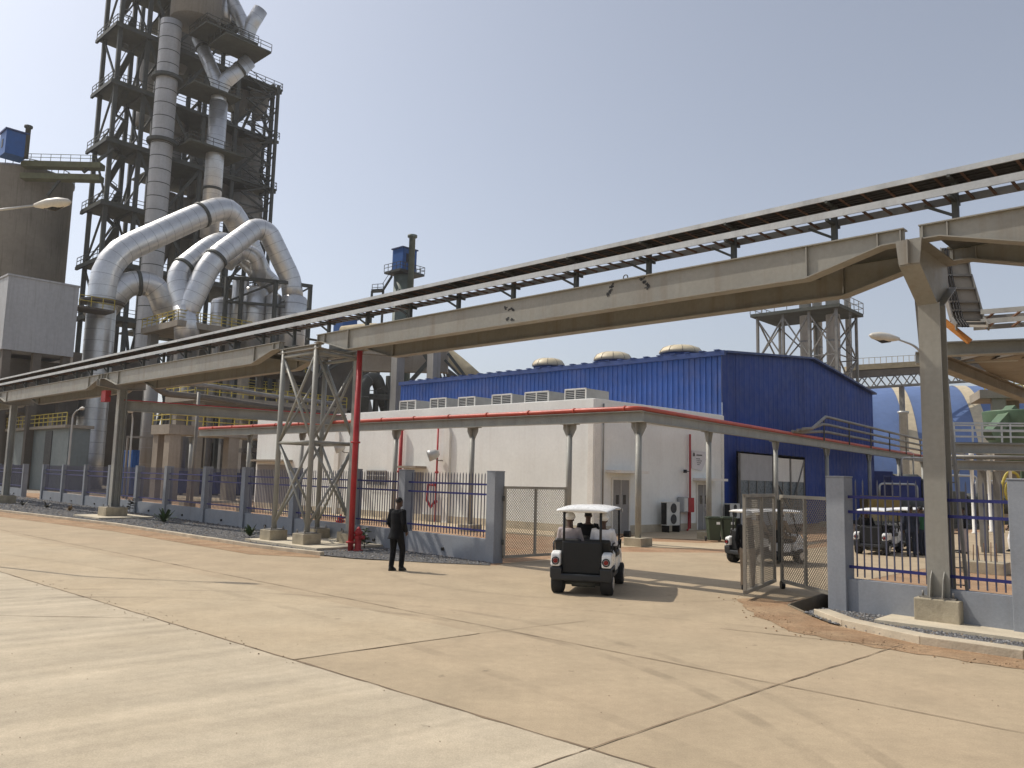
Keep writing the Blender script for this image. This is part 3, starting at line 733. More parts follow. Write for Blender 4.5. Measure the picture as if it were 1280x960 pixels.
# red risers on the front wall
def riser(px, r_, y0, lb, valve=False):
    a, zt = WF.pa(px, y0, -.18); root = thing('red_riser', lb, 'pipe', WF(a, -.18, 0))
    MB().tube([WF(a, -.18, 0), WF(a, -.18, zt)], r_, 8).build('pipe', red_d, root)
    m_ = MB()
    for z in (1.0, 2.5): m_.cyl(WF(a, -.18, z), WF(a, -.18, z+.12), r_*1.9, n=10)
    m_.build('coupling', red_d, root)
    if valve: MB().tube([WF(a, -.25, 1.9), WF(a+.55, -.25, 1.9), WF(a+.6, -.25, 1.1), WF(a+.3, -.25, .75), WF(a+.05, -.25, 1.0)], .07, 8).build('hose', red_d, root)
riser(502, .10, 535, 'thick red riser against the cream wall, behind the walking man')
riser(548, .05, 530, 'thin red riser with looped hose on the cream wall', True)
# right wall: signboard, red pipe, cabinets, condensers
a0, z1 = WR.pa(864.5, 563, .06); a1, z0 = WR.pa(887, 589, .06)
root = thing('sign_board', 'white site sign board with black emblem and small print above a door', 'sign', WR(a0, .05, z0))
m_ = MB(); m_.extr([WR(a0, .04, z0+.1), WR(a0+.55*(a1-a0), .04, z0), WR(a1, .04, z1-.05), WR(a0, .04, z1)], WR.n*.03); m_.build('panel', mat('sign_white', (.66, .65, .66), .5, var=.03), root)
m_ = MB(); W_ = a1-a0; H_ = z1-z0
def sb(u0, u1, v0, v1): m_.fbox(WR, a0+u0*W_, a0+u1*W_, .072, .076, z0+v0*H_, z0+v1*H_)
m_.tube([WR(a0+(.11+.04*math.cos(t*.7))*W_, .075, z0+(.80+.08*math.sin(t*.7))*H_) for t in range(10)], .02, 5)
sb(.07, .14, .77, .80)
u = .26
for wdt in (.05, .04, .05, .03, .05, .04, .05): sb(u, u+wdt-.008, .755, .815); u += wdt
for r_, (v, ws) in enumerate([(.58, (.06, .05, .09)), (.48, (.05, .08, .05, .09)), (.38, (.06, .05, .1)), (.29, (.05, .07))]):
    u = .24+.02*r_
    for wdt in ws: sb(u, u+wdt-.012, v, v+.035); u += wdt+.01
m_.build('lettering', black_m, root)
a0, zt = WR.pa(862.5, 533, .15); root = thing('red_riser', 'thin red riser with valves on the shaded cream wall beside the sign', 'pipe', WR(a0, .15, 0))
MB().tube([WR(a0, .15, .1), WR(a0, .15, 4.75)], .05, 8).build('pipe', red_d, root)
m_ = MB(); m_.bar(WR(a0, .15, 2.9), WR(a0-.5, .2, 2.9), .04); m_.cyl(WR(a0-.5, .2, 2.82), WR(a0-.5, .2, 2.98), .09); m_.build('valve', black_m, root)
def box_thing(name, lb, cat, x0, x1, yt, yb, dep, m, fr=WR, b0=.05):
    a0 = fr.pa(x0, 640, b0)[0]; a1, zt = fr.pa(x1, yt, b0); zb = fr.pa(x1, yb, b0)[1]; lo, hi = min(a0, a1), max(a0, a1)
    zb = max(zb, .12)
    root = thing(name, lb, cat, fr((lo+hi)/2, b0+dep/2, max(0, zb)))
    return root, lo, hi, zb, zt
root, lo, hi, zb, zt = box_thing('electrical_cabinet', 'grey wall cabinet left of the red hose cabinet', 'cabinet', 847, 853, 621, 645, .3, panel_m)
MB().fbox(WR, lo, hi-.01, .05, .4, zb+.2, zt).build('body', panel_m, root, bevel=.01)
m_ = MB(); m_.fbox(WR, lo+.1, lo+.16, .05, .12, 0, zb+.198); m_.build('conduit', galv_d, root); MB().fbox(WR, lo+.05, hi-.06, .4, .41, zb+.26, zt-.06).build('door', ac_m, root)
root, lo, hi, zb, zt = box_thing('hose_cabinet', 'bright red fire hose cabinet on the shaded cream wall', 'cabinet', 853.5, 861.5, 622, 645, .3, red_d)
MB().fbox(WR, lo, hi, .05, .35, zb+.2, zt).build('body', red_d, root, bevel=.01)
MB().fbox(WR, lo+.04, hi-.04, .35, .37, zb+.25, zt-.05).build('door', red_d, root)
MB().tube([WR((lo+hi)/2, .2, zb+.19), WR((lo+hi)/2, .2, .1), WR((lo+hi)/2-.2, .25, .05)], .05, 8).build('feed_pipe', red_d, root)
def condenser(x0, x1, yt, yb, lb, fr, b0):
    root, lo, hi, zb, zt = box_thing('ac_condenser', lb, 'air conditioner', x0, x1, yt, yb, .35, ac_m, fr, b0)
    zb += .15
    MB().fbox(fr, lo, hi, b0, b0+.36, zb, zt).build('casing', ac_m, root, bevel=.015)
    MB().fbox(fr, lo-.012, lo-.001, b0+.03, b0+.33, zb+.05, zt-.05).build('coil', black_m, root)
    for k in (0, 1):
        zc = zb+(zt-zb)*(.27+.46*k); r_ = min(.21*(zt-zb), .38*(hi-lo)); c = fr((lo+hi)/2, b0+.36, zc)
        MB().tube([c, c+fr.n*.02], r_, 16).build('fan_grille', cart_g, root)
    m_ = MB()
    for a in (lo+.08, hi-.12): m_.fbox(fr, a, a+.04, b0, b0+.4, 0, zb-.002)
    m_.build('stand', black_m, root)
condenser(826, 842, 627, 660, 'twin fan air conditioner on a stand by the cream wall', WR, .25)
def bin_(px, lb):
    c = G(*px); root = thing('wheelie_bin', lb, 'bin', c, 'dark green wheelie bins')
    m_ = MB(); b4 = [(-.2, -.22), (.2, -.22), (.2, .22), (-.2, .22)]; t4 = [(-.27, -.3), (.27, -.3), (.27, .3), (-.27, .3)]
    m_.add([c+V((x, y, .06)) for x, y in b4]+[c+V((x, y, .92)) for x, y in t4], [(0, 1, 2, 3), (4, 5, 6, 7)]+[(i, (i+1) % 4, 4+(i+1) % 4, 4+i) for i in range(4)])
    m_.build('body', bin_m, root, bevel=.02)
    m_ = MB(); m_.pbox(c+V((-.3, -.33, .925)), (.6, 0, 0), (0, .66, 0), (0, 0, .05)); m_.pbox(c+V((-.22, -.2, .976)), (.44, 0, 0), (0, .42, 0), (0, 0, .03)); m_.build('lid', bin_m, root, bevel=.015)
    for s in (-1, 1): MB().cyl(c+V((s*.24, .24, .1)), c+V((s*.29, .24, .1)), .1).build('wheel', black_m, root)
    MB().pbox(c+V((.05, -.285, .7)), (.14, 0, 0), (0, -.012, 0), (0, 0, .1)).build('sticker', helm_m, root)
bin_((892, 677), 'dark green wheelie bin by the shaded wall, left of the two')
bin_((910, 677), 'dark green wheelie bin by the shaded wall, right of the two')
# ------------------------------------------------------------------ blue hall
E_, RG = 9.35, 10.45
BF = Fr(Cr, WF.d); BR_ = Fr(Cr, P(1093, 600, 60.5)-Cr, away=False)
if BR_.n.x < 0: BR_.n = -BR_.n
GL = (V((*P(1093, 600, 60.5).xy, 0))-V((*Cr.xy, 0))).length; FLn = BF.pa(501, 500)[0]
E_ = BF.pa(905, 441)[1]; 
root = thing('blue_hall', 'big blue profiled metal hall with low gable roof behind the cream building', 'building', BF(0, 0))
def ribbed(fr, a0, a1, z0, zt, pitch, dep, m, out=1, name='cladding'):
    m_ = MB(); n = int((a1-a0)/pitch); prev = None; seq = []
    for i in range(n+1):
        a = a0+(a1-a0)*i/n; w_ = (a1-a0)/n
        seq += [(a, 0), (a+w_*.62, 0), (a+w_*.72, dep), (a+w_*.90, dep)]
    seq = [(min(a, a1), b_) for a, b_ in seq]
    for a, b_ in seq:
        cur = (fr(a, out*b_, z0), fr(a, out*b_, zt(a)))
        if prev: m_.add([prev[0], cur[0], cur[1], prev[1]], [(0, 1, 2, 3)])
        prev = cur
    return m_.build(name, m, root, recalc=False)
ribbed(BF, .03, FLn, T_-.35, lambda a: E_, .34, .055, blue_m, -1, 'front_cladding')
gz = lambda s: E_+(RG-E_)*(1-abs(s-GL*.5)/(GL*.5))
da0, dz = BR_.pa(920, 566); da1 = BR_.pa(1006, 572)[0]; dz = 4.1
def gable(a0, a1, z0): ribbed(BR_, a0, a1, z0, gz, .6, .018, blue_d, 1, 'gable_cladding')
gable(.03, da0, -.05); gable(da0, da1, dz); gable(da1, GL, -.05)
m_ = MB()  # dark interior seen through the doorway
m_.fbox(BR_, da0, da1, -4, -3.95, 0, dz); m_.fbox(BR_, da0-.05, da0, -4, -.0, 0, dz); m_.fbox(BR_, da1, da1+.05, -4, -.0, 0, dz); m_.fbox(BR_, da0, da1, -4, 0, dz, dz+.05)
m_.build('door_recess', black_m, root)
m_ = MB()
for a in (0, GL*.5):
    p_ = [BR_(a, .35, gz(a)), BR_(a+GL*.5, .35, gz(a+GL*.5))]
    ln = -BF.d*-1
    o = p_[0]; m_.pbox(o, p_[1]-p_[0], BF.d*(FLn+.35)+V((0, 0, 0)), V((0, 0, .12)))
rf = m_.build('roof', roof_m, root)
m_ = MB(); m_.fbox(BF, -.3, FLn, -.28, -.05, E_-.16, E_+.1); m_.build('gutter', roof_m, root)
m_ = MB()
for k in range(int(FLn/.9)): m_.fbox(BF, k*.9, k*.9+.3, -.32, -.0, E_+.121, E_+.17)
m_.build('roof_rib_end', roof_m, rf)
m_ = MB(); m_.fbox(BF, -.02, .14, -.10, -.06, T_-.4, E_-.17); m_.build('corner_flashing', blue_m, root)
m_ = MB(); m_.fbox(BF, .0, FLn, -.14, -.06, T_-.42, T_-.352); m_.build('base_flashing', trim_w, root)
# back wall so that the hall is closed
m_ = MB(); m_.fbox(BF, FLn-.1, FLn, .05, GL, -.05, E_-.01); m_.build('end_wall', blue_d, root)
# open door leaves
def leaf(x0, x1, yt, b_, lb, braced=False):
    a0 = BR_.pa(x0, 600, b_)[0]; a1, zt = BR_.pa(x1, yt, b_)
    root = thing('sheet_door', lb, 'door', BR_((a0+a1)/2, b_, 0))
    m_ = MB(); m_.fbox(BR_, a0, a1, b_, b_+.06, 2.55, zt); m_.fbox(BR_, a0, a1, b_, b_+.06, .1, .9); m_.build('panel', panel_m if not braced else trim_w, root)
    m_ = MB(); m_.fbox(BR_, a0, a1, b_+.01, b_+.04, .901, 2.549); m_.build('window', mat('hazy_plastic' + str(x0), (.12, .15, .17), .3), root)
    m_ = MB()
    for a in (a0-.06, a1+.01): m_.fbox(BR_, a, a+.05, b_-.02, b_+.1, 0, zt+.02)
    for k in (1, 2, 3): m_.fbox(BR_, a0+(a1-a0)*k/4-.03, a0+(a1-a0)*k/4+.03, b_+.061, b_+.08, .9, 2.55)
    if braced: m_.bar(BR_(a0, b_+.1, 2.6), BR_((a0+a1)/2, b_+.1, .9), .06); m_.bar(BR_(a1, b_+.1, zt-.1), BR_((a0+a1)/2, b_+.1, .9), .06); m_.bar(BR_((a0+a1)/2, b_+.1, .5), BR_((a0+a1)/2, b_+.1, zt), .08)
    m_.build('frame', galv_d, root)
leaf(924, 964, 570, .5, 'grey sheet door leaf with clear lower strip at the hall doorway')
leaf(968, 1003, 575, .6, 'pale sheet door leaf with dark diagonal braces at the hall doorway', True)
condenser(905, 917, 629, 651, 'air conditioner against the navy hall wall behind the bins', BR_, .25)
# roof ventilators
for x0, x1, yt, yb, nm in ((665, 706, 447, 459, 'leftmost'), (742, 790, 439, 452, 'middle one'), (824, 877, 431, 443, 'rightmost and largest in view')):
    b_ = 3.2; a, zb = BF.pa((x0+x1)/2, yb, b_); zt = BF.pa((x0+x1)/2, yt, b_)[1]; c = BF(a, b_, 0)
    r_ = (BF.pa(x0, yb, b_)[0]-BF.pa(x1, yb, b_)[0])*.745/2*.95; r_ = (x1-x0)/2*c.y/F0*1.02; h = (zt-zb)*.9
    root = thing('roof_ventilator', 'cream dome shaped roof ventilator on the blue hall, %s of three' % nm, 'roof vent', c+V((0, 0, zb)), 'cream dome vents on the blue roof')
    zr = gz(b_)-.1
    MB().lathe(c, [(r_*.9, zr), (r_*.9, zb+.05)], 24).build('base', roof_m, root)
    m_ = MB(); m_.lathe(c, [(r_*.93, zb), (r_*1.0, zb+.06), (r_*.98, zb+h*.3), (r_*.86, zb+h*.65), (r_*.62, zb+h*.9), (r_*.3, zb+h*.99), (.02, zb+h)], 28); m_.build('dome', dome_m, root)
    m_ = MB()
    for k in range(10):
        an = k*.628+.2; u = V((math.cos(an), math.sin(an), 0))
        m_.tube([c+u*(r_*q)+V((0, 0, zb+h*zz)) for q, zz in ((1.0, .1), (.985, .3), (.855, .66), (.605, .89), (.3, .99), (.03, 1.01))], .022, 5)
    m_.build('rib', tanc_m, root)
# ================================================================== PIPE RACK with red pipe
K0 = P(798, 620, 30.0); K0.z = 0
RA = Fr(K0, V((-.742, .670, 0))); RB = Fr(K0, V((.62, .785, 0)), away=False)
if RB.n.x < 0: RB.n = -RB.n
zb0 = RA.pa(640, 532)[1]; print('rack z', zb0, RA.pa(493, 533)[1], RA.pa(300, 540)[1], RB.pa(970, 556)[1], RB.pa(1140, 577)[1])
ZB = 4.55
aE = RA.pa(250, 535)[0]
def rackcol(p_, zt, label, fr, r_=.115, foot=True):
    root = thing('rack_column', label, 'column', p_, 'columns of the red pipe rack')
    MB().cyl(p_+V((0, 0, .3)), p_+V((0, 0, zt-.45)), r_, n=14).build('shaft', steel2, root)
    m_ = MB(); o = p_
    m_.extr([o+fr.d*-.33+V((0, 0, zt-.03)), o+fr.d*.33+V((0, 0, zt-.03)), o+fr.d*.33+V((0, 0, zt-.2)), o+fr.d*.13+V((0, 0, zt-.55)), o+fr.d*-.13+V((0, 0, zt-.55)), o+fr.d*-.33+V((0, 0, zt-.2))], fr.n*.02)
    m_.extr([o+fr.n*-.2+V((0, 0, zt-.03)), o+fr.n*.2+V((0, 0, zt-.03)), o+fr.n*.12+V((0, 0, zt-.5)), o+fr.n*-.12+V((0, 0, zt-.5))], fr.d*.02)
    m_.fbox(Fr(o, fr.d), -.36, .36, -.2, .2, zt-.03, zt-.001)
    m_.build('capital', steel2, root)
    f = Fr(o, fr.d); MB().fbox(f, -.38, .38, -.38, .38, -.05, .3).build('footing', concrete, root, bevel=.02)
lab = {798: 'pipe rack column at the beam corner, before the door', 711: 'pipe rack column behind the left gate leaf', 589: 'pipe rack column behind the last fence bay beside the gate', 493: 'pipe rack column seen above the walking man',
       375: 'pipe rack column behind the lattice tower', 309: 'pipe rack column at the left corner of the cream building', 236: 'pipe rack column at the far left end of the red pipe',
       886: 'pipe rack column between the sign and the bins', 970: 'pipe rack column behind the folded gate leaf', 1034: 'pipe rack column before the navy wall left of the grey post', 1087: 'pipe rack column near the far corner of the navy wall', 1124: 'pipe rack column just left of the big steel column', 1154: 'pipe rack column hidden partly by the big steel column', 1178: 'pipe rack column by the leaning ladder', 1198: 'pipe rack column right of the leaning ladder', 1214: 'farthest pipe rack column right of the ladder'}
for px in (798, 711, 589, 493, 375, 309, 236): rackcol(RA(RA.pa(px, 600)[0], 0), ZB, lab[px], RA)
for px in (886, 970, 1034, 1087, 1124, 1154, 1178, 1198, 1214): rackcol(RB(RB.pa(px, 600)[0], 0), ZB, lab[px], RB)
root = thing('rack_beam', 'long grey steel pipe rack beam before the cream building', 'beam', RA(5, 0, ZB))
MB().ibar(RA(-.2, 0, ZB+.2), RA(aE, 0, ZB+.2), .4, .26, .025, .02).build('beam', steel2, root)
LB_ = 95
root = thing('rack_beam', 'grey steel pipe rack beam running away past the navy wall', 'beam', RB(5, 0, ZB))
MB().ibar(RB(.16, 0, ZB+.2), RB(LB_, 0, ZB+.2), .4, .26, .025, .02).build('beam', steel2, root)
root = thing('red_pipe', 'long red fire water pipe lying on the pipe rack beams, turning at the corner', 'pipe', RA(5, 0, ZB+.4))
MB().tube([RA(aE, -.02, ZB+.5)]+[RA(aE*(1-i/12), -.02, ZB+.5+random.uniform(-.012, .012)) for i in range(1, 12)]+[RA(.45, -.02, ZB+.5), RA(.12, .0, ZB+.5), RB(.45, .02, ZB+.5), RB(4, .02, ZB+.5), RB(30, .02, ZB+.5), RB(LB_, .02, ZB+.5)], .095, 10).build('pipe', red_m, root)
m_ = MB()
for i in range(14):
    c = RA(aE*i/14+.6, -.02, ZB+.5); m_.cyl(c-RA.d*.03, c+RA.d*.03, .125, n=10)
m_.build('pipe_clamp', red_m, root)
# thin grey pipes riding above the right hand rack
root = thing('pipe_bundle', 'bundle of dark grey pipes stepping up above the red pipe by the navy wall', 'pipes', RB(20, 0, ZB+.7))
sa = RB.pa(1000, 545)[0]; sb_ = RB.pa(1020, 545)[0]
for k in range(3):
    off = .1+.28*k
    z1 = ZB+.9+.42*k
    m_ = MB(); m_.tube([RB(sa-1.5, off, ZB+.62+.06*k), RB(sa, off, ZB+.66+.1*k), RB(sb_+.5, off*.6, z1), RB(sb_+2.0, off*.3, z1+.06), RB(LB_, off*.3, z1)], .085, 8); m_.build('pipe', galv_d, root)
for i in range(14): c = sb_+1+i*5; MB().bar(RB(c, .15, ZB+.4), RB(c, .15, ZB+1.8), .06).build('pipe_support', steel_d, root)
# branch beam with red top from the far trestle column
p0_, p1_ = P(152, 507, 39.5), P(432, 526, 43.0)
root = thing('branch_beam', 'grey steel beam with red painted top running behind the lattice tower', 'beam', p0_)
MB().ibar(p0_, p1_, .5, .28, .03, .02).build('beam', steel2, root)
MB().pbox(p0_+V((0, -.14, .252)), p1_-p0_, V((0, .28, 0)), V((0, 0, .05))).build('red_edge', red_d, root)
root = thing('branch_column', 'grey steel column beside the far trestle column carrying the branch beam', 'column', V((p0_.x+.1, p0_.y, 0)))
c = V((p0_.x+.1, p0_.y, 0)); MB().ibar(c+V((0, 0, .3)), c+V((0, 0, p0_.z-.26)), .3, .3, .03, .02).build('shaft', steel2, root)
MB().pbox(c+V((-.4, -.4, -.05)), (.8, 0, 0), (0, .8, 0), (0, 0, .35)).build('footing', concrete, root)
# ================================================================== GATES
def gate_panel(root, p_, q_, z0, z1, stiles, cell=.085):
    p_ = V((p_.x, p_.y, 0)); q_ = V((q_.x, q_.y, 0)); f = Fr(p_, q_-p_); L_ = (q_-p_).length
    m_ = MB()
    for a in stiles: m_.fbox(f, a*L_-.03, a*L_+.03, -.03, .03, z0, z1)
    m_.fbox(f, -.03, L_+.03, -.032, .032, z0, z0+.07); m_.fbox(f, -.03, L_+.03, -.032, .032, z1-.06, z1+.01)
    m_.build('frame', gate_m, root)
    m_ = MB(); h = z1-z0-.1; zc = z0+.05; n = int((L_+h)/cell); t = .0055
    for i in range(n+1):
        s = i*cell
        for sg in (1, -1):
            a0, a1 = s-h, s
            u0 = max(0, a0); u1 = min(L_, a1)
            if u1-u0 < .02: continue
            zz0 = zc+(u0-a0); zz1 = zc+(u1-a0)
            if sg < 0: zz0, zz1 = 2*zc+h-zz0, 2*zc+h-zz1
            m_.bar(f(u0, .004*sg, zz0), f(u1, .004*sg, zz1), t*2, t, f.n)
    m_.build('wire_mesh', mesh_m, root)
    return f, L_
h0 = FF(-.24, .15); h1 = G(706, 699)
root = thing('gate', 'open wire mesh gate leaf behind the left gate post, swung into the yard', 'gate', h0)
gate_panel(root, h0, h1, .13, 2.1, (0, .49, 1))
m_ = MB()
for z in (.5, 1.7): m_.cyl(h0+V((-.03, -.02, z)), h0+V((-.03, -.02, z+.14)), .035, n=8)
m_.build('hinge', steel_d, root)
root = thing('gate', 'folded double wire mesh gate by the right gate post, swung into the yard', 'gate', P(972, 600, 18.8).xy.to_3d())
a_, b_, c_, d_ = P(1041, 600, 16.55), P(976, 600, 18.7), P(967, 600, 18.9), P(930, 600, 16.7)
gate_panel(root, a_, b_, .14, 2.1, (0.03, .52, 1)); gate_panel(root, c_, d_, .12, 2.12, (0, .45, 1))
cb_ = P(975, 733, 18.6)
m_ = MB(); m_.cyl(V((b_.x, b_.y, .15)), V((b_.x, b_.y, .6)), .03, n=8); m_.cyl(V((b_.x-.04, b_.y-.02, .09)), V((b_.x+.04, b_.y-.02, .09)), .09, n=14); m_.build('caster', black_m, root)
m_ = MB(); m_.bar(V((b_.x-.05, b_.y, .6)), V((b_.x-.05, b_.y, 2.0)), .06); m_.build('latch_bar', steel_d, root)
# ================================================================== FAR PLANT
e1 = V((.735, -.68, 0)).normalized(); e2 = V((.68, .735, 0)).normalized()
def bend(pts, rad, n=6):
    """round the corners of a polyline with arcs"""
    out = [pts[0]]
    for i in range(1, len(pts)-1):
        a, b, c = pts[i-1], pts[i], pts[i+1]; u = (a-b).normalized(); v = (c-b).normalized()
        k = min(rad, (a-b).length*.48, (c-b).length*.48); p0, p1 = b+u*k, b+v*k
        for j in range(n+1):
            t = j/n; out.append(p0*(1-t)**2+b*2*t*(1-t)+p1*t*t)
    out.append(pts[-1]); return out
def duct(root, path, r, name='duct', seam=1.4, n=20, m=None, heavy=(), sm=None, sw=.02):
    m_ = MB(); m_.tube(path, r, n); m_.cm = 1; acc = 0; L_ = [0]
    for a, b in zip(path, path[1:]): L_.append(L_[-1]+(b-a).length)
    s = seam*.7
    while s < L_[-1]:
        for i in range(len(path)-1):
            if L_[i] <= s <= L_[i+1]:
                t = (s-L_[i])/(L_[i+1]-L_[i]+1e-9); c = path[i].lerp(path[i+1], t); u = (path[i+1]-path[i]).normalized()
                m_.tube([c-u*sw, c+u*sw], r*1.008, n, caps=False); break
        s += seam*.7
    d = m_.build(name, [m or duct_m, sm or seam_m], root)
    for s in heavy:
        for i in range(len(path)-1):
            if L_[i] <= s*L_[-1] <= L_[i+1]:
                t = (s*L_[-1]-L_[i])/(L_[i+1]-L_[i]+1e-9); c = path[i].lerp(path[i+1], t); u = (path[i+1]-path[i]).normalized()
                MB().tube([c-u*.22, c+u*.22], r*1.07, n, caps=True).build('expansion_joint', steel_d, d); break
    return d
def railing(m_, p, q, h=1.1, step=2.0, t=.06, nrail=2):
    n = max(1, int((q-p).length/step))
    for i in range(n+1): c = p.lerp(q, i/n); m_.bar(c, c+V((0, 0, h)), t)
    for k in range(1, nrail+1): m_.bar(p+V((0, 0, h*k/nrail)), q+V((0, 0, h*k/nrail)), t)
# ---- preheater tower
N0 = P(128, 300, 125); N0.z = 0
TW = lambda s, t, z: N0+e2*s-e1*t+V((0, 0, z))
root = thing('preheater_tower', 'very tall dark steel preheater tower with open platforms and silver ducts', 'industrial tower', N0)
fl = [P(138, y, 125).z for y in (390, 322, 250, 205, 172, 100, 29)]; fl = sorted(fl)+[max(fl)+9.5, max(fl)+19]
fm_ = [z for i, z in enumerate(fl) if i != 3]
top = fl[-1]
S_ = [0, 4.5, 9, 15, 21, 28]; T2 = [0, 6.6, 15]
for s in S_:
    for t in T2:
        if t > 7 and s < 8: continue
        zt = top if s < 16 else (fl[-2] if s < 22 else fl[-3]+.4)
        MB().bar(TW(s, t, 0), TW(s, t, zt), .62, .62).build('column', tower_m, root)
for k, z in enumerate(fm_):
    right = 29.6 if z < fl[-3]+.1 else (21.5 if z < fl[-2]+1 else 15.5)
    m_ = MB(); m_.extr([TW(-1.0, -1.0, z-.55), TW(9.5, -1.0, z-.55), TW(9.5, 7.8, z-.55), TW(-1.0, 7.8, z-.55)], V((0, 0, .28)))
    m_.extr([TW(9.6, -.8 if k % 2 else .6, z-.6), TW(right, -.8 if k % 2 else .6, z-.6), TW(right, 15.5, z-.6), TW(9.6, 15.5, z-.6)], V((0, 0, .33)))
    pl = m_.build('platform', tower_b, root)
    m_ = MB()
    for s in (-.9, 4.5, 9): m_.bar(TW(s, -1, z-.8), TW(s, 7.8, z-.8), .35, .5)
    m_.bar(TW(-1, -.9, z-.8), TW(right, -.3, z-.8), .35, .5); m_.bar(TW(-.95, -1, z-.8), TW(-.95, 7.8, z-.8), .3, .5)
    m_.build('floor_beam', tower_m, pl)
    m_ = MB(); railing(m_, TW(-.9, -.9, z-.25), TW(-.9, 7.7, z-.25), 1.2, 1.6, .09); railing(m_, TW(-.9, -.9, z-.25), TW(9.4, -.9, z-.25), 1.2, 1.6, .09)
    railing(m_, TW(9.6, -.6, z-.25), TW(right, -.6, z-.25), 1.2, 1.8, .09); railing(m_, TW(right, -.6, z-.25), TW(right, 15, z-.25), 1.2, 1.8, .09)
    m_.build('railing', tower_m, pl)
zz = [0]+fm_
for i, (z0, z1) in enumerate(zip(zz, zz[1:])):
    m_ = MB(); a, b = (0, 6.6) if i % 2 else (6.6, 0)
    m_.bar(TW(0, a, z0), TW(0, b, z1-.8), .28); m_.bar(TW(4.5, b, z0), TW(4.5, a, z1-.8), .28); m_.bar(TW(0, 6.6, z0), TW(4.5, 6.6, z1-.8), .26); m_.bar(TW(4.5, 6.6, z0), TW(9, 6.6, z1-.8), .26)
    m_.bar(TW(9, 0, z0), TW(4.5, 0, z1-.8), .4)
    m_.build('stair_bay_brace', tower_m, root)
    class _B:
        def bar(s, *k): MB().bar(*k).build('face_brace', tower_m, root)
        def build(s, *k): pass
    m_ = _B()
    if z1 < fl[-3]+1:
        m_.bar(TW(9, 0, z0) if i % 2 else TW(15, 0, z0), TW(15, 0, z1-.8) if i % 2 else TW(9, 0, z1-.8), .45)
        m_.bar(TW(21, 0, z0), TW(28, 0, z1-.8), .4); m_.bar(TW(15, 15, z0), TW(21, 15, z1-.8), .5); m_.bar(TW(28, 0, z0), TW(28, 6.6, z1-.8), .4); m_.bar(TW(28, 15, z0), TW(28, 6.6, z1-.8), .4)
    else: m_.bar(TW(9, 0, z0), TW(15, 0, z1-.8), .45); m_.bar(TW(15, 0, z0), TW(20, 0, z1-.8), .4)
    m_.build('face_brace', tower_m, root)
# zig-zag stair lattice at the right end and switchback stairs in the left bay
m_ = MB(); z = 2; k = 0
while z < fl[-3]-1:
    a, b = (22.5, 27.5) if k % 2 else (27.5, 22.5)
    m_.bar(TW(a, -.9, z), TW(b, -.9, z+2.2), .28, .25); m_.bar(TW(a, -1.4, z+1), TW(b, -1.4, z+3.2), .1)
    m_.bar(TW(22.3, -.9, z), TW(28, -.9, z), .22); m_.bar(TW(28.4, -1.2, z), TW(28.4, 3, z+2.2), .18) if k % 2 else m_.bar(TW(28.4, 3, z), TW(28.4, -1.2, z+2.2), .18)
    z += 2.2; k += 1
m_.bar(TW(28.4, -1.2, 0), TW(28.4, -1.2, fl[-3]), .5); m_.bar(TW(28.4, 3, 0), TW(28.4, 3, fl[-3]), .4)
m_.build('stair_flight', tower_m, root)
m_ = MB(); z = 2; k = 0
while z < top-3:
    a, b = (.5, 6) if k % 2 else (6, .5)
    m_.bar(TW(2.2, a, z), TW(2.2, b, z+3), .9, .22); m_.bar(TW(1.7, a, z+1), TW(1.7, b, z+4), .1); z += 3; k += 1
m_.build('stair_flight', tower_m, root)
# vessels within the tower
def vessel(px, Y, y0, y1, r, cone=True, m=cycl_m, tcone=True):
    if Y > 128: Y += 6.5; r *= .95
    c0 = P(px, y1, Y); zb = c0.z; zt = P(px, y0, Y).z; c = V((c0.x, c0.y, 0)); h = zt-zb
    prof = ([(r*.22, zb), (r, zb+h*.42)] if cone else [(r, zb)])+[(r, zt-h*.08), (r*.96, zt-h*.03), (r*.5, zt)]
    return MB().lathe(c, prof, 20).build('cyclone', m, root)
for a in [(226, 131, 5, 92, 2.6), (262, 138, 150, 250, 3.6, False), (303, 141, 175, 262, 3.0), (322, 141, 105, 150, 2.0), (205, 134, 150, 240, 2.6), (213, 133, 140, 170, 2.4, False), (188, 136, 60, 130, 2.4), (190, 136, 140, 160, 3.0, False),
          (300, 141, 100, 150, 2.2), (248, 140, 175, 330, 3.0, False), (300, 139, 245, 330, 3.6), (278, 137, 20, 62, 2.4, False), (244, 124.5, -60, 30, 3.9, False), (230, 140, 250, 345, 3.2, False), (196, 138, 240, 340, 3.0)]:
    vessel(*a)
def tp(lst): return [P(x, y, Y) for x, y, Y in lst]
c = P(193, 300, 122); zt = P(217, 28, 122).z
duct(root, [V((c.x, c.y, 14+i*(zt-14)/30)) for i in range(31)], 1.62, 'riser_duct', 3.1, 20, mat('dull_aluminium_cladding', (.44, .43, .42), .5, .35, var=.12, scale=.25, streak=.35, scol=(.24, .22, .2)), (), steel_d, .07)
for y in (100, 180): 
    z = P(200, y, 122).z; MB().lathe(V((c.x, c.y, 0)), [(1.7, z), (2.3, z), (2.3, z+.5), (1.7, z+.5)], 16, False).build('support_ring', tower_m, root)
c = P(267, 220, 126); zt = P(270, 128, 126).z; zb = P(267, 252, 126).z
duct(root, [V((c.x, c.y, zb-6)), V((c.x, c.y, (zb+zt)/2)), V((c.x, c.y, zt))], 1.42, 'down_duct', 2.0, 20, None, (.35,))
J = V((c.x, c.y, zt-.5))
duct(root, bend([J-V((0, 0, 1)), P(274, 108, 126), P(248, 48, 127)], 2), 1.1, 'branch_duct', 2, 18, None, (.85,))
duct(root, bend([J-V((0, 0, 1)), P(274, 108, 126), P(312, 76, 127)], 2), 1.2, 'branch_duct', 2, 18, None, (.8,))
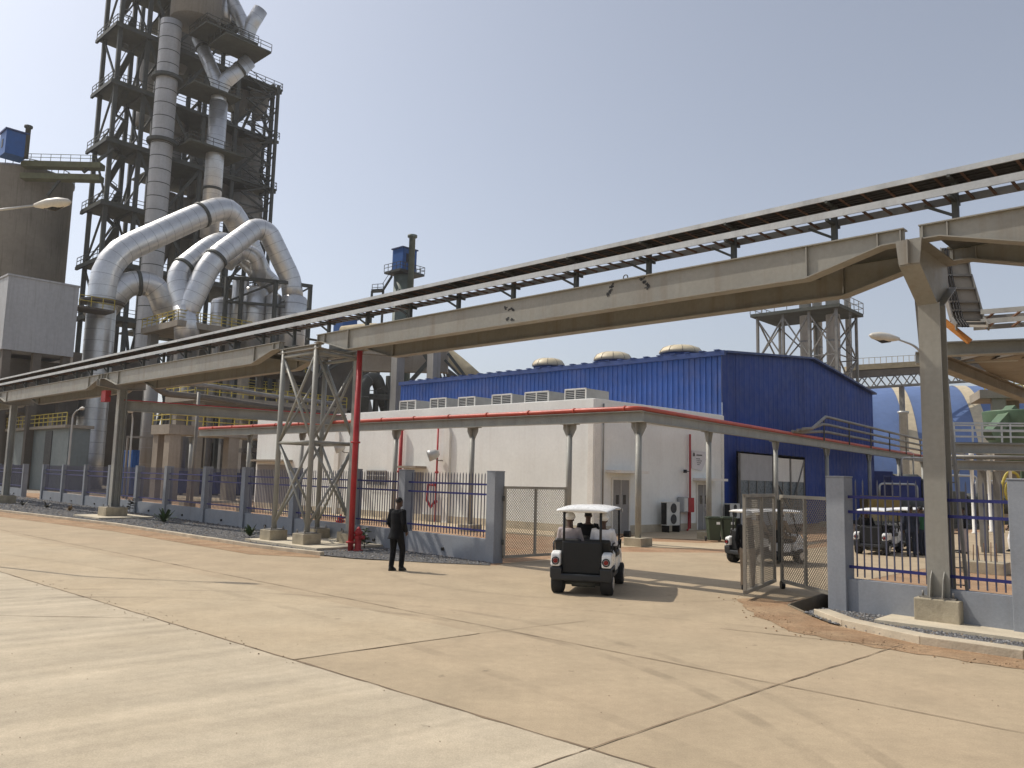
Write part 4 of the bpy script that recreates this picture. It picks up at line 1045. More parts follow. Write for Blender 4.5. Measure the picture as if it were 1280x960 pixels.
duct(root, bend(tp([(307, 66, 131), (309, 40, 131), (285, -8, 131)]), 2), 1.15, 'branch_duct', 3, 16)
duct(root, bend(tp([(307, 62, 131), (310, 38, 131), (326, 12, 131)]), 2), 1.2, 'branch_duct', 3, 16)
duct(root, bend(tp([(281, 26, 131), (281, 2, 131), (300, -20, 131)]), 2), 1.0, 'branch_duct', 3, 16)
for px, py, w_ in ((262, 118, 4), (262, 190, 4.6), (280, 48, 4.5), (300, 60, 4)):
    q = P(px, py, 125.5); m_ = MB(); fr = Fr(q, e2); m_.fbox(fr, -w_, w_, -3, 3, q.z-.3, q.z); pl = m_.build('platform', tower_b, root)
    m_ = MB(); railing(m_, fr(-w_, -3, q.z), fr(w_, -3, q.z), 1.2, 1.6, .08); railing(m_, fr(-w_, -3, q.z), fr(-w_, 3, q.z), 1.2, 1.6, .08); m_.build('railing', tower_m, pl)
# ---- big silver gas ducts in front of the tower
root = thing('gas_duct', 'huge silver clad duct rising then running diagonally up to the tower', 'duct', P(112, 590, 95))
v0 = P(110, 585, 95); v0.z = 0; v1 = P(116, 352, 95); v1.x = v0.x; v1.y = v0.y
duct(root, bend([v0, v0.lerp(v1, .3), v0.lerp(v1, .6), v1+V((0, 0, 3.0))]+tp([(252, 268, 104), (286, 258, 107), (304, 292, 110), (326, 345, 113)]), 3.6, 4), 1.62, 'main_duct', 1.9, 24, None, (.74,))
duct(root, bend(tp([(118, 400, 95), (160, 352, 97), (196, 356, 99), (209, 395, 100)]), 2.6, 4), 1.5, 'lower_branch', 1.9, 22, None, (.55,))
z = P(112, 380, 95).z
MB().lathe(V((v0.x, v0.y, 0)), [(1.7, z), (2.5, z), (2.5, z+.35), (1.7, z+.35)], 18, False).build('support_ring', brown_m, root)
root = thing('gas_duct', 'silver clad duct forking like a Y above the yellow railed deck', 'duct', P(232, 405, 90))
duct(root, tp([(234, 425, 90), (233, 405, 90), (232, 384, 90)]), 1.35, 'stem', 1.5, 22)
duct(root, bend(tp([(231, 392, 90), (230, 380, 90), (219, 342, 90.5), (262, 308, 94), (283, 300, 97), (312, 328, 100), (346, 362, 101)]), 2.2, 4), 1.22, 'fork', 1.7, 22, None, (.27,))
duct(root, bend(tp([(233, 392, 90), (238, 380, 90), (264, 326, 91), (320, 285, 96), (335, 290, 97), (364, 350, 99), (366, 372, 99)]), 2.2, 4), 1.28, 'fork', 1.7, 22, None, (.3,))
duct(root, bend(tp([(282, 330, 97), (300, 312, 98), (322, 322, 99), (324, 350, 100)]), 2.2, 8), 1.1, 'fork', 1.7, 18)
root = thing('cooling_vessel', 'group of short silver clad drums in a dark frame under the forked duct', 'vessel', P(316, 420, 99))
for px, y0, y1, r_ in ((316, 364, 420, 1.55), (365, 374, 420, 1.6), (276, 378, 420, 1.4), (297, 352, 420, 1.0), (340, 372, 420, 1.0)):
    q = P(px, y1, 99); zt = P(px, y0, 99).z
    b_ = MB().lathe(V((q.x, q.y, 0)), [(r_, q.z-4), (r_, zt), (r_*.9, zt+.25), (r_*.4, zt+.6)], 20).build('drum', duct_m, root)
    m_ = MB()
    for k in range(4): m_.lathe(V((q.x, q.y, 0)), [(r_*1.015, q.z+k*1.3), (r_*1.015, q.z+.07+k*1.3)], 20, True, False)
    m_.build('cladding_seam', seam_m, b_)
m_ = MB()
fq = [P(286, 347, 97), P(347, 352, 97), P(390, 358, 100)]
for q in (P(284, 346, 97), P(303, 347, 97), P(345, 352, 97), P(388, 358, 101), P(330, 350, 102)): m_.bar(V((q.x, q.y, 0)), q, .42)
for a, b in zip(fq, fq[1:]): m_.bar(a, b, .4); m_.bar(a-V((0, 0, 3)), b-V((0, 0, 3)), .3)
m_.bar(fq[0], P(330, 350, 102), .35); m_.bar(fq[2], P(330, 350, 102), .35)
m_.bar(fq[0]-V((0, 0, 3)), fq[1], .2); m_.bar(fq[1]-V((0, 0, 3)), fq[2], .2); m_.build('support_frame', steel_d, root)
# ---- decks with yellow railings and concrete legs
def deck(name, lb, px, py, Y, la, lb_, th, m, legs, rail=True, legm=tanc_m, lw=.8):
    q = P(px, py, Y); fr = Fr(q, -e1)           # a towards the far left, b away to the right
    root = thing(name, lb, 'platform', V((q.x, q.y, 0)))
    MB().fbox(fr, 0, la, 0, lb_, q.z-th, q.z).build('slab', m, root)
    if rail:
        m_ = MB(); railing(m_, fr(.1, .1, q.z), fr(la, .1, q.z), 1.15, 1.2, .07, 3); railing(m_, fr(.1, .1, q.z), fr(.1, lb_, q.z), 1.15, 1.2, .07, 3); m_.build('railing', yel_m, root)
    for a, b in legs: MB().fbox(fr, a-lw/2, a+lw/2, b-lw/2, b+lw/2, 0, q.z-th-.002).build('leg', legm, root)
    return fr, q.z, root
deck('duct_deck', 'tan concrete deck with yellow railings carrying the forked duct', 222, 399, 88, 9.5, 9, .7, tanc_m, [(1, 1), (8.3, 1), (1, 7), (4.6, 4), (8.3, 7)], True, cycl_m, .95)
deck('process_platform', 'long dusty platform with yellow railings below the overhead girder', 243, 492, 74, 6, 17, .6, tanc_m, [(1, 1), (1, 8), (1, 15), (5, 8), (5, 1)])
deck('process_platform', 'low concrete portal platform with yellow railings behind the blue containers', 212, 530, 62, 3.2, 12, .75, tanc_m, [(.6, .6), (.6, 5.5), (.6, 10.5), (2.6, .6)], True, tanc_m, .9)
deck('process_platform', 'narrow yellow railed walkway below the grey branch beam', 330, 560, 78, 5, 6, .4, brown_m, [(1, 1), (4, 5)], False)
deck('process_platform', 'dusty upper walkway with yellow railings right of the silver duct', 300, 455, 84, 5, 12, .5, brown_m, [(1, 1), (1, 6), (1, 11)])
# dusty dark building mass behind the decks
def block(name, lb, cat, px, py, Y, la, lb_, m, z0=0, fr_=None):
    q = P(px, py, Y); fr = Fr(q, -e1); root = thing(name, lb, cat, V((q.x, q.y, z0)))
    MB().fbox(fr, 0, la, 0, lb_, z0, q.z).build('wall', m, root); return fr, q.z, root
fr, z, root = block('mill_building', 'dusty brown mill building half hidden behind the decks and girder', 'building', 262, 428, 108, 11, 26, brown_m)
dark_open = mat('dark_opening', (.016, .014, .012), .9)
for lv in range(3):
    zf = 1.5+lv*6.2
    for k in range(5): MB().fbox(fr, -.06, -.01, .9+k*5.1, 5.2+k*5.1, zf, zf+4.6).build('opening', dark_open, root)
    for k in range(2): MB().fbox(fr, .8+k*5.2, 5+k*5.2, -.06, -.01, zf, zf+4.6).build('opening', dark_open, root)
    m_ = MB(); railing(m_, fr(-.7, -.5, zf), fr(-.7, 26, zf), 1.2, 1.4, .07, 3); m_.build('railing', yel_m, root)
    MB().fbox(fr, -.8, -.002, -.6, 26, zf-.35, zf-.05).build('walkway', tanc_m, root)
    for k in range(6): MB().fbox(fr, -.5, -.07, .2+k*5.1, .85+k*5.1, zf, zf+5.8).build('column', tanc_m, root)
# white process pipes standing before it
for px, y0, Y, r_, lb in ((180, 470, 70, .55, 'tall grey white process pipe left of the concrete portal'), (222, 470, 80, .5, 'tall pale process pipe behind the grey branch beam')):
    q = P(px, 610, Y); zt = P(px, y0, Y).z; root = thing('process_pipe', lb, 'pipe', V((q.x, q.y, 0)))
    duct(root, [V((q.x, q.y, 0)), V((q.x, q.y, zt*.5)), V((q.x, q.y, zt))], r_, 'pipe', 2.0, 14, cycl_m)
q0 = tp([(188, 478, 60), (205, 492, 61), (260, 497, 64), (330, 508, 68), (420, 518, 72)])
root = thing('steam_pipe', 'pair of dusty insulated pipes stepping down behind the far girder span', 'pipe', q0[2])
MB().tube(bend(q0, 1.2), .25, 10).build('pipe', brown_m, root); MB().tube(bend([q+V((.4, 0, .9)) for q in q0], 1.2), .18, 10).build('pipe', galv_d, root)
# ---- silo, its blue dust filter and the bridge conveyor
sc_ = P(-2, 590, 131); sz = P(-2, 194, 121).z
root = thing('concrete_silo', 'huge brown grey concrete silo at the left edge', 'silo', V((sc_.x, sc_.y, 0)))
MB().lathe(V((sc_.x, sc_.y, 0)), [(6.9, 0), (6.9, sz-.5), (7.1, sz-.4), (7.1, sz)], 40).build('shell', silo_m, root)
m_ = MB(); 
for i in range(26):
    an = -2.6+i*.16; a = V((sc_.x+7.0*math.cos(an), sc_.y+7.0*math.sin(an), sz)); m_.bar(a, a+V((0, 0, 1.2)), .1)
    b = V((sc_.x+7.0*math.cos(an+.16), sc_.y+7.0*math.sin(an+.16), sz+1.15)); m_.bar(a+V((0, 0, 1.15)), b, .1)
m_.build('railing', steel_d, root)
q = P(15, 196, 122); zt = P(15, 169, 122).z; fr = Fr(q, e1)
root = thing('dust_filter', 'dark blue box shaped dust filter on the silo top', 'filter', q)
MB().fbox(fr, -1.4, 1.8, -1.5, 1.5, sz+.0, zt).build('casing', tarp_m, root); MB().fbox(fr, -1.6, 2.0, -1.7, 1.7, zt+.002, zt+.25).build('lid', roof_m, root)
MB().fbox(fr, -.2, .5, -1.56, -1.51, sz+1.2, zt-1.2).build('hatch', black_m, root)
q = P(32, 196, 122); root = thing('vent_stack', 'thin grey vent stack beside the blue filter on the silo', 'chimney', q)
zt2 = P(33, 160, 122).z; m_ = MB(); m_.lathe(V((q.x, q.y, 0)), [(.38, sz), (.38, zt2), (.6, zt2+.01), (.6, zt2+.35)], 12); m_.build('pipe', tower_m, root)
b0, b1 = P(30, 206, 124), P(128, 212, 124)
b1.z = b0.z; root = thing('bridge_conveyor', 'thin green grey conveyor bridge from the silo top to the tower', 'conveyor', b0)
mg = mat('olive_steel', (.13, .135, .07), .7, var=.2)
for dz, nm in ((0, 'upper_gallery'), (-2.0, 'lower_gallery')): MB().bar(b0+V((0, 0, dz)), b1+V((0, 0, dz)), 1.6, .9).build(nm, mg, root)
m_ = MB(); railing(m_, b0+V((0, -.9, .4)), b1+V((0, -.9, .4)), 1.1, 1.5, .07); m_.build('railing', mg, root)
MB().bar(b0+V((6, 0, -2.2)), b0+V((4.2, 0, -5.0)), .35).build('strut', tower_m, root); MB().bar(b0+V((9.5, 0, -1)), b1+V((1.5, 0, 3)), .4).build('strut', tower_m, root)
# ---- grey sheet clad house on stilts + low grey green building
q = P(11, 344, 84); fr = Fr(q, e2, away=False); z0 = P(11, 436, 84).z
if fr.n.dot(e1) > 0: fr.n = -fr.n
root = thing('clad_house', 'pale grey sheet clad house high on legs before the silo', 'building', V((q.x, q.y, 0)))
aa = 0
d1 = ray(99, 362); # reach
s = ((d1.x/d1.y)*q.y-q.x)/(e2.x-(d1.x/d1.y)*e2.y)
MB().fbox(fr, 0, s, 0, 12, z0, q.z).build('wall', panel_m, root)
m_ = MB()
for k in range(14): m_.fbox(fr, s*k/14, s*k/14+.05, -.012, -.002, z0+.5, q.z-.1)
m_.fbox(fr, -.1, s+.1, -.1, 12, q.z+.002, q.z+.2); m_.build('cladding_rib', panel_m, root)
for a in (.6, s*.5, s-.6):
    for b in (.6, 9): MB().fbox(fr, a-.4, a+.4, b-.4, b+.4, 0, z0-.002).build('leg', brown_m, root)
MB().fbox(fr, .2, s+2, 3, 9, 8.2, z0-.5).build('lower_wall', brown_m, root)
m_ = MB(); railing(m_, fr(s+.2, .2, z0+6), fr(s+4, .2, z0+6), 1.2, 1.2, .08); m_.build('balcony_railing', yel_m, root); MB().fbox(fr, s+.1, s+4, 0, 3, z0+5.7, z0+5.95).build('balcony_floor', brown_m, root)
q = P(87, 531, 80); fr = Fr(q, -e1); 
root = thing('low_workshop', 'low grey green building with yellow roof railing behind the far fence', 'building', V((q.x, q.y, 0)))
MB().fbox(fr, 0, 45, 0, 2, 0, q.z-.3).build('wall', panel_g, root); MB().fbox(fr, -.4, 45, -.5, 2.2, q.z-.298, q.z).build('roof', tanc_m, root)
m_ = MB(); railing(m_, fr(-.3, -.4, q.z), fr(45, -.4, q.z), 1.2, 1.3, .08, 3); m_.build('railing', yel_m, root)
MB().fbox(fr, 4.5, 6.5, -.06, -.002, 0, q.z-.5).build('opening', black_m, root)
fr, z, root = block('dark_hall', 'dim brown steel hall behind the low workshop roof', 'building', 92, 440, 112, 42, 10, brown_m)
for k in range(6): MB().fbox(fr, 1+k*6.5, 5+k*6.5, -.06, -.01, 5, z-2).build('opening', dark_open, root)
# ---- blue containers and shelter in the yard
def container(px0, px1, yt, yb, lb, m, Y, cat='container', name='skip_container'):
    a, b = P(px0, yb, Y), P(px1, yb, Y+3.0); zt = P(px0, yt, Y).z; fr = Fr(a, b-a); L_ = V((b.x-a.x, b.y-a.y, 0)).length
    root = thing(name, lb, cat, V((a.x, a.y, 0)), 'blue steel containers in the left yard')
    MB().fbox(fr, 0, L_, 0, 2.2, .15, zt).build('body', m, root, bevel=.03)
    m_ = MB(); n = int(L_/.45)
    for k in range(n+1): m_.fbox(fr, L_*k/n-.04, L_*k/n+.04, -.07, -.002, .2, zt-.06)
    m_.fbox(fr, -.05, L_+.05, -.09, -.001, zt-.055, zt+.05); m_.build('rib', m, root)
    for x in (.3, L_-.5): MB().fbox(fr, x, x+.25, .1, 2.1, 0, .148).build('skid', black_m, root)
container(162, 194, 563, 612, 'tall bright blue sheet metal container left of the concrete portal', tarp_m, 72)
container(188, 213, 589, 616, 'low navy steel container just left of the concrete portal leg', skip_m, 78)
container(222, 263, 589, 618, 'low navy steel container under the red pipe end', skip_m, 78)
container(268, 306, 591, 620, 'low navy steel container left of the cream building', skip_m, 79)
# ---- brown kiln hood, dusty machinery between lattice tower and cream building
root = thing('kiln_hood', 'dusty brown hopper and kiln hood seen through the lattice tower', 'machinery', P(420, 560, 90))
q = P(418, 470, 92); m_ = MB()
c = V((q.x, q.y, 0)); z0_, z1_ = P(418, 515, 92).z, P(418, 447, 92).z
m_.add([c+V((x*4.2, y*3, z0_)) for x, y in ((-1, -1), (1, -1), (1, 1), (-1, 1))]+[c+V((x*2.2+.5, y*2, z1_)) for x, y in ((-1, -1), (1, -1), (1, 1), (-1, 1))], [(0, 3, 2, 1), (4, 5, 6, 7)]+[(i, (i+1) % 4, 4+(i+1) % 4, 4+i) for i in range(4)])
m_.build('hopper', brown_m, root)
MB().fbox(Fr(q, e2), -4, 5.5, -3, 3, 0, z0_-.02).build('base', brown_m, root)
q = P(408, 446, 90); MB().bar(q, P(392, 465, 90), 1.5, 2.2).build('chute', panel_m, root)
duct(root, bend(tp([(452, 520, 88), (455, 478, 88), (470, 470, 89), (484, 515, 90)]), 1.2), .7, 'bent_duct', 3, 14, steel_d)
m_ = MB()
for px, y0 in ((398, 430), (445, 440), (472, 452), (486, 470)): q = P(px, y0, 89); m_.bar(V((q.x, q.y, 0)), q, .45)
m_.bar(P(395, 440, 89), P(450, 436, 89), .4); m_.bar(P(440, 495, 89), P(492, 497, 89), .9, .6); m_.bar(P(445, 462, 89), P(500, 498, 89), .5)
m_.bar(P(398, 470, 89), P(446, 440, 89), .25); m_.bar(P(445, 480, 89), P(470, 455, 89), .25)
m_.build('frame', steel_d, root)
m_ = MB(); railing(m_, P(440, 500, 87), P(494, 504, 87), 1.2, 1, .08, 3); m_.build('railing', steel_d, root)
root = thing('transfer_house', 'open concrete frame with columns left of the blue hall', 'building', P(496, 560, 80))
for px, y0 in ((498, 441), (544, 405)): 
    q = P(px, y0, 80); MB().bar(V((q.x, q.y, 0)), q, .95, .95).build('column', cycl_m, root)
m_ = MB(); m_.bar(P(455, 437, 82), P(512, 441, 80), 1.0, .9); m_.bar(P(450, 450, 84), P(560, 452, 84), 1.2, 2.4); m_.build('beam', tanc_m, root)
m_ = MB(); m_.bar(P(512, 478, 82), P(545, 442, 82), .4); m_.bar(P(530, 442, 82), P(552, 478, 82), .4); m_.bar(P(560, 442, 83), P(585, 475, 83), .3); m_.bar(P(575, 470, 83), P(556, 450, 83), .25); m_.build('brace', steel_d, root)
# curved covered conveyor
cp = tp([(428, 417, 100), (470, 412, 99), (515, 420, 98), (548, 436, 97), (572, 454, 96), (596, 476, 95)])
root = thing('covered_conveyor', 'tan covered conveyor bending down behind the blue hall roof', 'conveyor', cp[3])
for a, b in zip(bend(cp, 3, 4), bend(cp, 3, 4)[1:]): pass
bp_ = bend(cp, 3, 4)
m_ = MB(); m_.tube(bp_, .95, 10); m_.build('cover', tanroof, root)
m_ = MB()
for off in (V((0, 0, -1.9)), V((0, 0, -3.4))):
    for a, b in zip(bp_, bp_[1:]): m_.bar(a+off, b+off, 1.6 if off.z > -2 else .25, .5 if off.z > -2 else .25)
for i in range(len(bp_)-1): m_.bar(bp_[i]+V((0, 0, -1.9)), bp_[i+1]+V((0, 0, -3.4)), .18)
m_.build('truss', brown_m, root)
# ---- blue filter tower in the middle distance
q = P(504, 352, 140); fr = Fr(q, e2); zt = P(504, 313, 140).z; zm = P(504, 341, 140).z
root = thing('filter_tower', 'blue dust filter on a green grey tower with railed platform and chimney', 'industrial tower', V((q.x, q.y, 0)))
MB().lathe(V((q.x, q.y, 0)), [(1.7, 0), (1.7, zm-.6)], 14).build('shaft', mat('green_grey_steel', (.16, .19, .16), .6, var=.15), root)
MB().fbox(fr, -1.5, 1.7, -1.4, 1.4, zm, zt).build('filter_box', tarp_m, root); MB().fbox(fr, -1.7, 1.9, -1.6, 1.6, zt+.002, zt+.2).build('lid', roof_m, root)
MB().fbox(fr, -.7, .1, -1.46, -1.41, zm+1.6, zt-.9).build('hatch', black_m, root)
m_ = MB(); m_.fbox(fr, -2.6, 3.0, -2.2, 2.2, zm-.4, zm-.02); m_.build('platform', tower_m, root)
m_ = MB(); railing(m_, fr(-2.6, -2.2, zm), fr(3, -2.2, zm), 1.2, 1, .08); railing(m_, fr(3, -2.2, zm), fr(3, 2.2, zm), 1.2, 1, .08); railing(m_, fr(-2.6, -2.2, zm), fr(-2.6, 2.2, zm), 1.2, 1, .08); m_.build('railing', tower_m, root)
q2 = P(513, 360, 137.5); zc = P(513, 294, 137.5).z; MB().lathe(V((q2.x, q2.y, 0)), [(.55, 5), (.55, zc-.4), (.85, zc-.39), (.85, zc)], 12).build('chimney', MATS['green_grey_steel'], root)
m_ = MB(); s0, s1 = P(478, 364, 138), P(490, 345, 138); m_.bar(s0, s1, .9, .2); m_.bar(s0+V((0, -.4, 1.1)), s1+V((0, -.4, 1.1)), .08)
f0, f1 = P(465, 364, 138), P(479, 363, 138); m_.bar(f0, f1, 1.6, .3); railing(m_, f0, f1, 1.2, .9, .08); m_.bar(f0-V((0, 0, 9)), f0, .3); m_.bar(f1-V((0, 0, 9)), f1, .3); m_.build('side_stair', tower_m, root)
q = P(432, 400, 150); root = thing('dust_filter', 'small dark blue filter box just behind the trestle girder', 'filter', q); fr = Fr(q, e2)
zt = P(432, 400, 150).z
MB().fbox(fr, -1.6, 1.6, -1.5, 1.5, zt-3.2, zt).build('casing', tarp_m, root); MB().fbox(fr, -1.8, 1.8, -1.7, 1.7, zt+.002, zt+.2).build('lid', roof_m, root); MB().fbox(fr, -2, 2, -2, 2, 0, zt-3.21).build('tower', steel_d, root)
# ---- stack frame behind the blue hall
q = P(1045, 390, 84); zp = P(1045, 385, 84).z; fr = Fr(V((q.x, q.y, 0)), -e1)     # near corner
def hit(px, d, o):
    dd = ray(px, 400); k = dd.x/dd.y; return (k*o.y-o.x)/(d.x-k*d.y)
la = hit(947, -e1, q); lb_ = hit(1070, e2, q)
if fr.n.dot(e2) < 0: fr.n = -fr.n
root = thing('stack_frame', 'grey steel lattice frame holding four exhaust stacks behind the blue hall', 'industrial tower', V((q.x, q.y, 0)))
cols = [(0, 0), (la*.33, 0), (la*.66, 0), (la, 0), (0, lb_), (la, lb_), (la*.5, lb_)]
for a, b in cols: MB().bar(fr(a, b, 0), fr(a, b, zp), .26, .26).build('column', galv_d, root)
lv = [zp-.3-4.6*i for i in range(5)]
for (i, j) in ((0, 1), (1, 2), (2, 3), (0, 4), (3, 5), (4, 6), (6, 5)):
    m_ = MB()
    for z1, z0 in zip(lv, lv[1:]):
        p0, p1 = cols[i], cols[j]
        m_.bar(fr(*p0, z0), fr(*p1, z1), .14); m_.bar(fr(*p1, z0), fr(*p0, z1), .14); m_.bar(fr(*p0, z0), fr(*p1, z0), .12)
    m_.build('bracing', galv_d, root)
pl = MB().fbox(fr, -.6, la+.6, -.6, lb_+.6, zp, zp+.35).build('platform', tower_b, root)
m_ = MB()
for s0, s1 in (((-.6, -.6), (la+.6, -.6)), ((-.6, -.6), (-.6, lb_+.6)), ((la+.6, -.6), (la+.6, lb_+.6)), ((-.6, lb_+.6), (la+.6, lb_+.6))): railing(m_, fr(*s0, zp+.35), fr(*s1, zp+.35), 1.2, 1.3, .06)
m_.build('railing', galv_d, pl)
stk_m = mat('stainless_stack', (.55, .55, .55), .45, .15, var=.1)
for px, Y_, r_ in ((1007, 88.5, .62), (1041, 87.5, .72), (1022, 92, .5), (1060, 90, .3)):
    c = P(px, 400, Y_); c.z = 0; s_ = MB().lathe(c, [(r_, 0), (r_, zp+2.4), (r_*1.08, zp+2.41), (r_*1.08, zp+2.7)], 18).build('stack', stk_m, root)
    m_ = MB()
    for k in range(7): m_.lathe(c, [(r_*1.03, zp-18+k*3), (r_*1.03, zp-17.85+k*3)], 18, False, False)
    m_.build('stack_band', seam_m, s_)
m_ = MB()
for o in (-.25, .25): m_.bar(fr(-.4, lb_*.5+o, 3), fr(-.4, lb_*.5+o, zp+1), .07)
for k in range(38): m_.bar(fr(-.4, lb_*.5-.25, 3+k*.48), fr(-.4, lb_*.5+.25, 3+k*.48), .05)
m_.build('ladder', galv_d, root)
# ---- storage hall: long barrel vault with cream roof lights
ax = V((.96, -.286, 0)).normalized(); nn_ = V((.286, .96, 0)).normalized(); RR = 19.0
tp_ = P(1120, 484, 134); cz = tp_.z-RR; AX = V((tp_.x, tp_.y, 0))     # point on the axis under the stripe's crown
root = thing('storage_hall', 'huge blue barrel vaulted storage hall with cream rooflight stripes', 'building', AX)
def vault(a0, a1, r_, name, m, th0=-.25, n=40):
    m_ = MB(); vs = []
    rowa = [a0, a1]
    for a in rowa:
        for k in range(n+1):
            th = math.pi*(k/n); vs.append(AX+ax*a-nn_*(r_*math.cos(th))+V((0, 0, max(0, cz)+r_*math.sin(th))))
    m_.add(vs, [(k, k+1, n+1+k+1, n+1+k) for k in range(n)], True)
    return m_.build(name, m, root, recalc=False)
cz = max(0, cz); aE = 21.0; aW = -26
vault(aW, aE, RR, 'vault', dblue_m)
for k in range(-2, 3): vault(-1.5+k*9.4, .2+k*9.4, RR+.06, 'rooflight', stripe_m)
m_ = MB(); m_.extr([AX+ax*aE-nn_*RR]+[AX+ax*aE-nn_*(RR*math.cos(math.pi*k/24))+V((0, 0, cz+RR*math.sin(math.pi*k/24))) for k in range(25)]+[AX+ax*aE+nn_*RR], ax*-.1); m_.build('end_wall', dblue_m, root)
m_ = MB()
for s in (-1, 1): m_.pbox(AX+ax*aW+nn_*s*RR, ax*(aE-aW), nn_*.2, V((0, 0, cz+.1)))
m_.build('side_wall', dblue_m, root)
q = P(1133, 640, 108); zt = P(1133, 517, 108).z
root = thing('vent_stack', 'slim grey pipe stack before the blue storage hall', 'chimney', V((q.x, q.y, 0)))
MB().lathe(V((q.x, q.y, 0)), [(.55, 0), (.55, zt), (.7, zt+.01), (.7, zt+.3)], 12).build('pipe', galv, root)
# ---- conveyor gallery
g0, g1 = P(1060, 461, 118), P(1262, 449, 122)
root = thing('conveyor_gallery', 'tan roofed conveyor gallery on a lattice truss above the storage hall', 'conveyor', g0)
MB().bar(g0+V((0, 0, .0)), g1, 2.6, .8).build('roof', tanroof, root); MB().bar(g0+V((0, 0, -.95)), g1+V((0, 0, -.95)), 2.4, .9).build('belt_frame', brown_m, root)
m_ = MB(); n = 10
for off in (-1.0, 1.0):
    o = V((0, off, 0)); lo = V((0, 0, -3.0))
    m_.bar(g0+o+lo, g1+o+lo, .22)
    for i in range(n):
        a, b = g0.lerp(g1, i/n)+o, g0.lerp(g1, (i+1)/n)+o; mid = a.lerp(b, .5)
        m_.bar(a-V((0, 0, 1.3)), mid+lo, .13); m_.bar(mid+lo, b-V((0, 0, 1.3)), .13)
m_.build('truss', galv_d, root)
for t in (.32, .97): c = g0.lerp(g1, t); MB().bar(V((c.x, c.y, 0)), c-V((0, 0, 3)), .6).build('trestle_leg', galv_d, root)
m_ = MB(); 
for i in range(30): c = g0.lerp(g1, i/29)+V((0, -1.3, .4)); m_.bar(c, c+V((0, 0, .9)), .06)
m_.bar(g0+V((0, -1.3, 1.3)), g1+V((0, -1.3, 1.3)), .06); m_.build('railing', tanroof, root)
# ---- pipe bridge right of the big column
br0, br1 = P(1177, 437, 18.5), P(1330, 434, 17.5); br1.z = br0.z
root = thing('pipe_bridge', 'grey steel bridge beam with brown underside framing right of the big column', 'beam', br0)
MB().ibar(br0, br1, .32, .3, .03, .02).build('beam', steel2, root)
f0, f1 = br0+V((1.0, 3.2, .3)), br1+V((1.0, 3.2, .3)); MB().ibar(f0, f1, .32, .3, .03, .02).build('beam', steel2, root)
for t in (.12, .42, .72, 1.0): MB().ibar(br0.lerp(br1, t)+V((0, .2, -.02)), f0.lerp(f1, t)-V((0, .2, .02)), .24, .16, .02, .015).build('cross_beam', brown_m, root)
zr_ = br0.z-.05
MB().ibar(G(1166, 449, zr_), G(1310, 506, zr_), .36, .3, .03, .02).build('raking_beam', dusty_m, root)
m_ = MB(); m_.extr([G(1214, 446, zr_+.2), G(1340, 440, zr_+.2), G(1340, 500, zr_+.2), G(1236, 468, zr_+.2)], (0, 0, .04)); m_.build('deck_plate', dusty_m, root)
ob = MB().bar(P(1178, 400, 16.6), P(1212, 427, 16.2), .09, .12).build('orange_strut', orange_m); tag(ob, 'short orange steel strut behind the big column', 'strut')
root = thing('cable_tray', 'wide cable trough bending down behind the big column to the right', 'cable tray', P(1200, 360, 17))
def tr(px0, px1, y, Y): return (P(px0, y, Y), P(px1, y, Y))
path = [tr(1176, 1208, 312, 17.6), tr(1177, 1213, 345, 17.3), tr(1184, 1223, 378, 17.0), tr(1190, 1229, 400, 16.8), tr(1196, 1236, 409, 16.2)]
for i_, nm in ((0, 'side_rail'), (1, 'side_rail')):
    m_ = MB(); 
    for a, b in zip(path, path[1:]): m_.bar(a[i_], b[i_], .03, .14)
    m_.build(nm, galv_d, root)
m_ = MB()
for a, b in zip(path, path[1:]):
    m_.add([a[0], a[1], b[1], b[0]], [(0, 1, 2, 3)])
m_.build('back_plate', tanc_m, root)
m_ = MB()
for a, b in zip(path, path[1:]):
    for t in (.0, .5): m_.bar(a[0].lerp(b[0], t)-V((0, .05, 0)), a[1].lerp(b[1], t)-V((0, .05, 0)), .05, .04)
m_.build('rungs', galv_d, root)
m_ = MB()
for k in range(3): m_.tube([a[0].lerp(a[1], .12+.09*k)-V((0, .06, 0)) for a in path], .02, 5)
m_.build('cables', cable_m, root)
for dz, nm in ((392, 'upper flat cable ladder heading right from the bent trough'), (404, 'lower flat cable ladder heading right from the bent trough')):
    root = thing('cable_tray', nm, 'cable tray', P(1230, dz, 17))
    a0, a1 = P(1226, dz-2, 16.6), P(1330, dz-10, 15.6); w_ = V((.25, .7, 0))
    ladder_tray(root, [(a0, a0+w_), (a1, a1+w_)], .6, .1, .4)
# walkway with handrail and pipes further back
w0, w1 = P(1182, 560, 34), P(1330, 560, 33); w1.z = w0.z
root = thing('pipe_walkway', 'grey railed pipe walkway crossing right of the ladder', 'walkway', w0)
MB().ibar(w0, w1, .42, .3, .03, .02).build('beam', steel2, root); MB().pbox(w0+V((0, .2, .215)), w1-w0, (0, 1.4, 0), (0, 0, .05)).build('deck', galv_d, root)
m_ = MB(); railing(m_, w0+V((0, .1, .27)), w1+V((0, .1, .27)), .7, 1.1, .06, 3); railing(m_, w0+V((0, 1.5, .27)), w1+V((0, 1.5, .27)), .9, 1.1, .06, 3); m_.build('railing', galv, root)
for px in (1226, 1290):
    q = P(px, 600, 34); MB().bar(V((q.x, q.y, 0)), V((q.x, q.y, w0.z-.22)), .2).build('post', galv_d, root)
root = thing('pipe_walkway', 'second grey pipe beam lower down right of the ladder', 'beam', P(1182, 580, 31))
w0, w1 = P(1182, 581, 31), P(1330, 580, 30); w1.z = w0.z; MB().ibar(w0, w1, .36, .3, .03, .02).build('beam', steel2, root)
m_ = MB()
for k in range(3): m_.tube([w0+V((0, .3*k, .32)), w1+V((0, .3*k, .32))], .07, 8)
m_.build('pipe', galv_d, root)
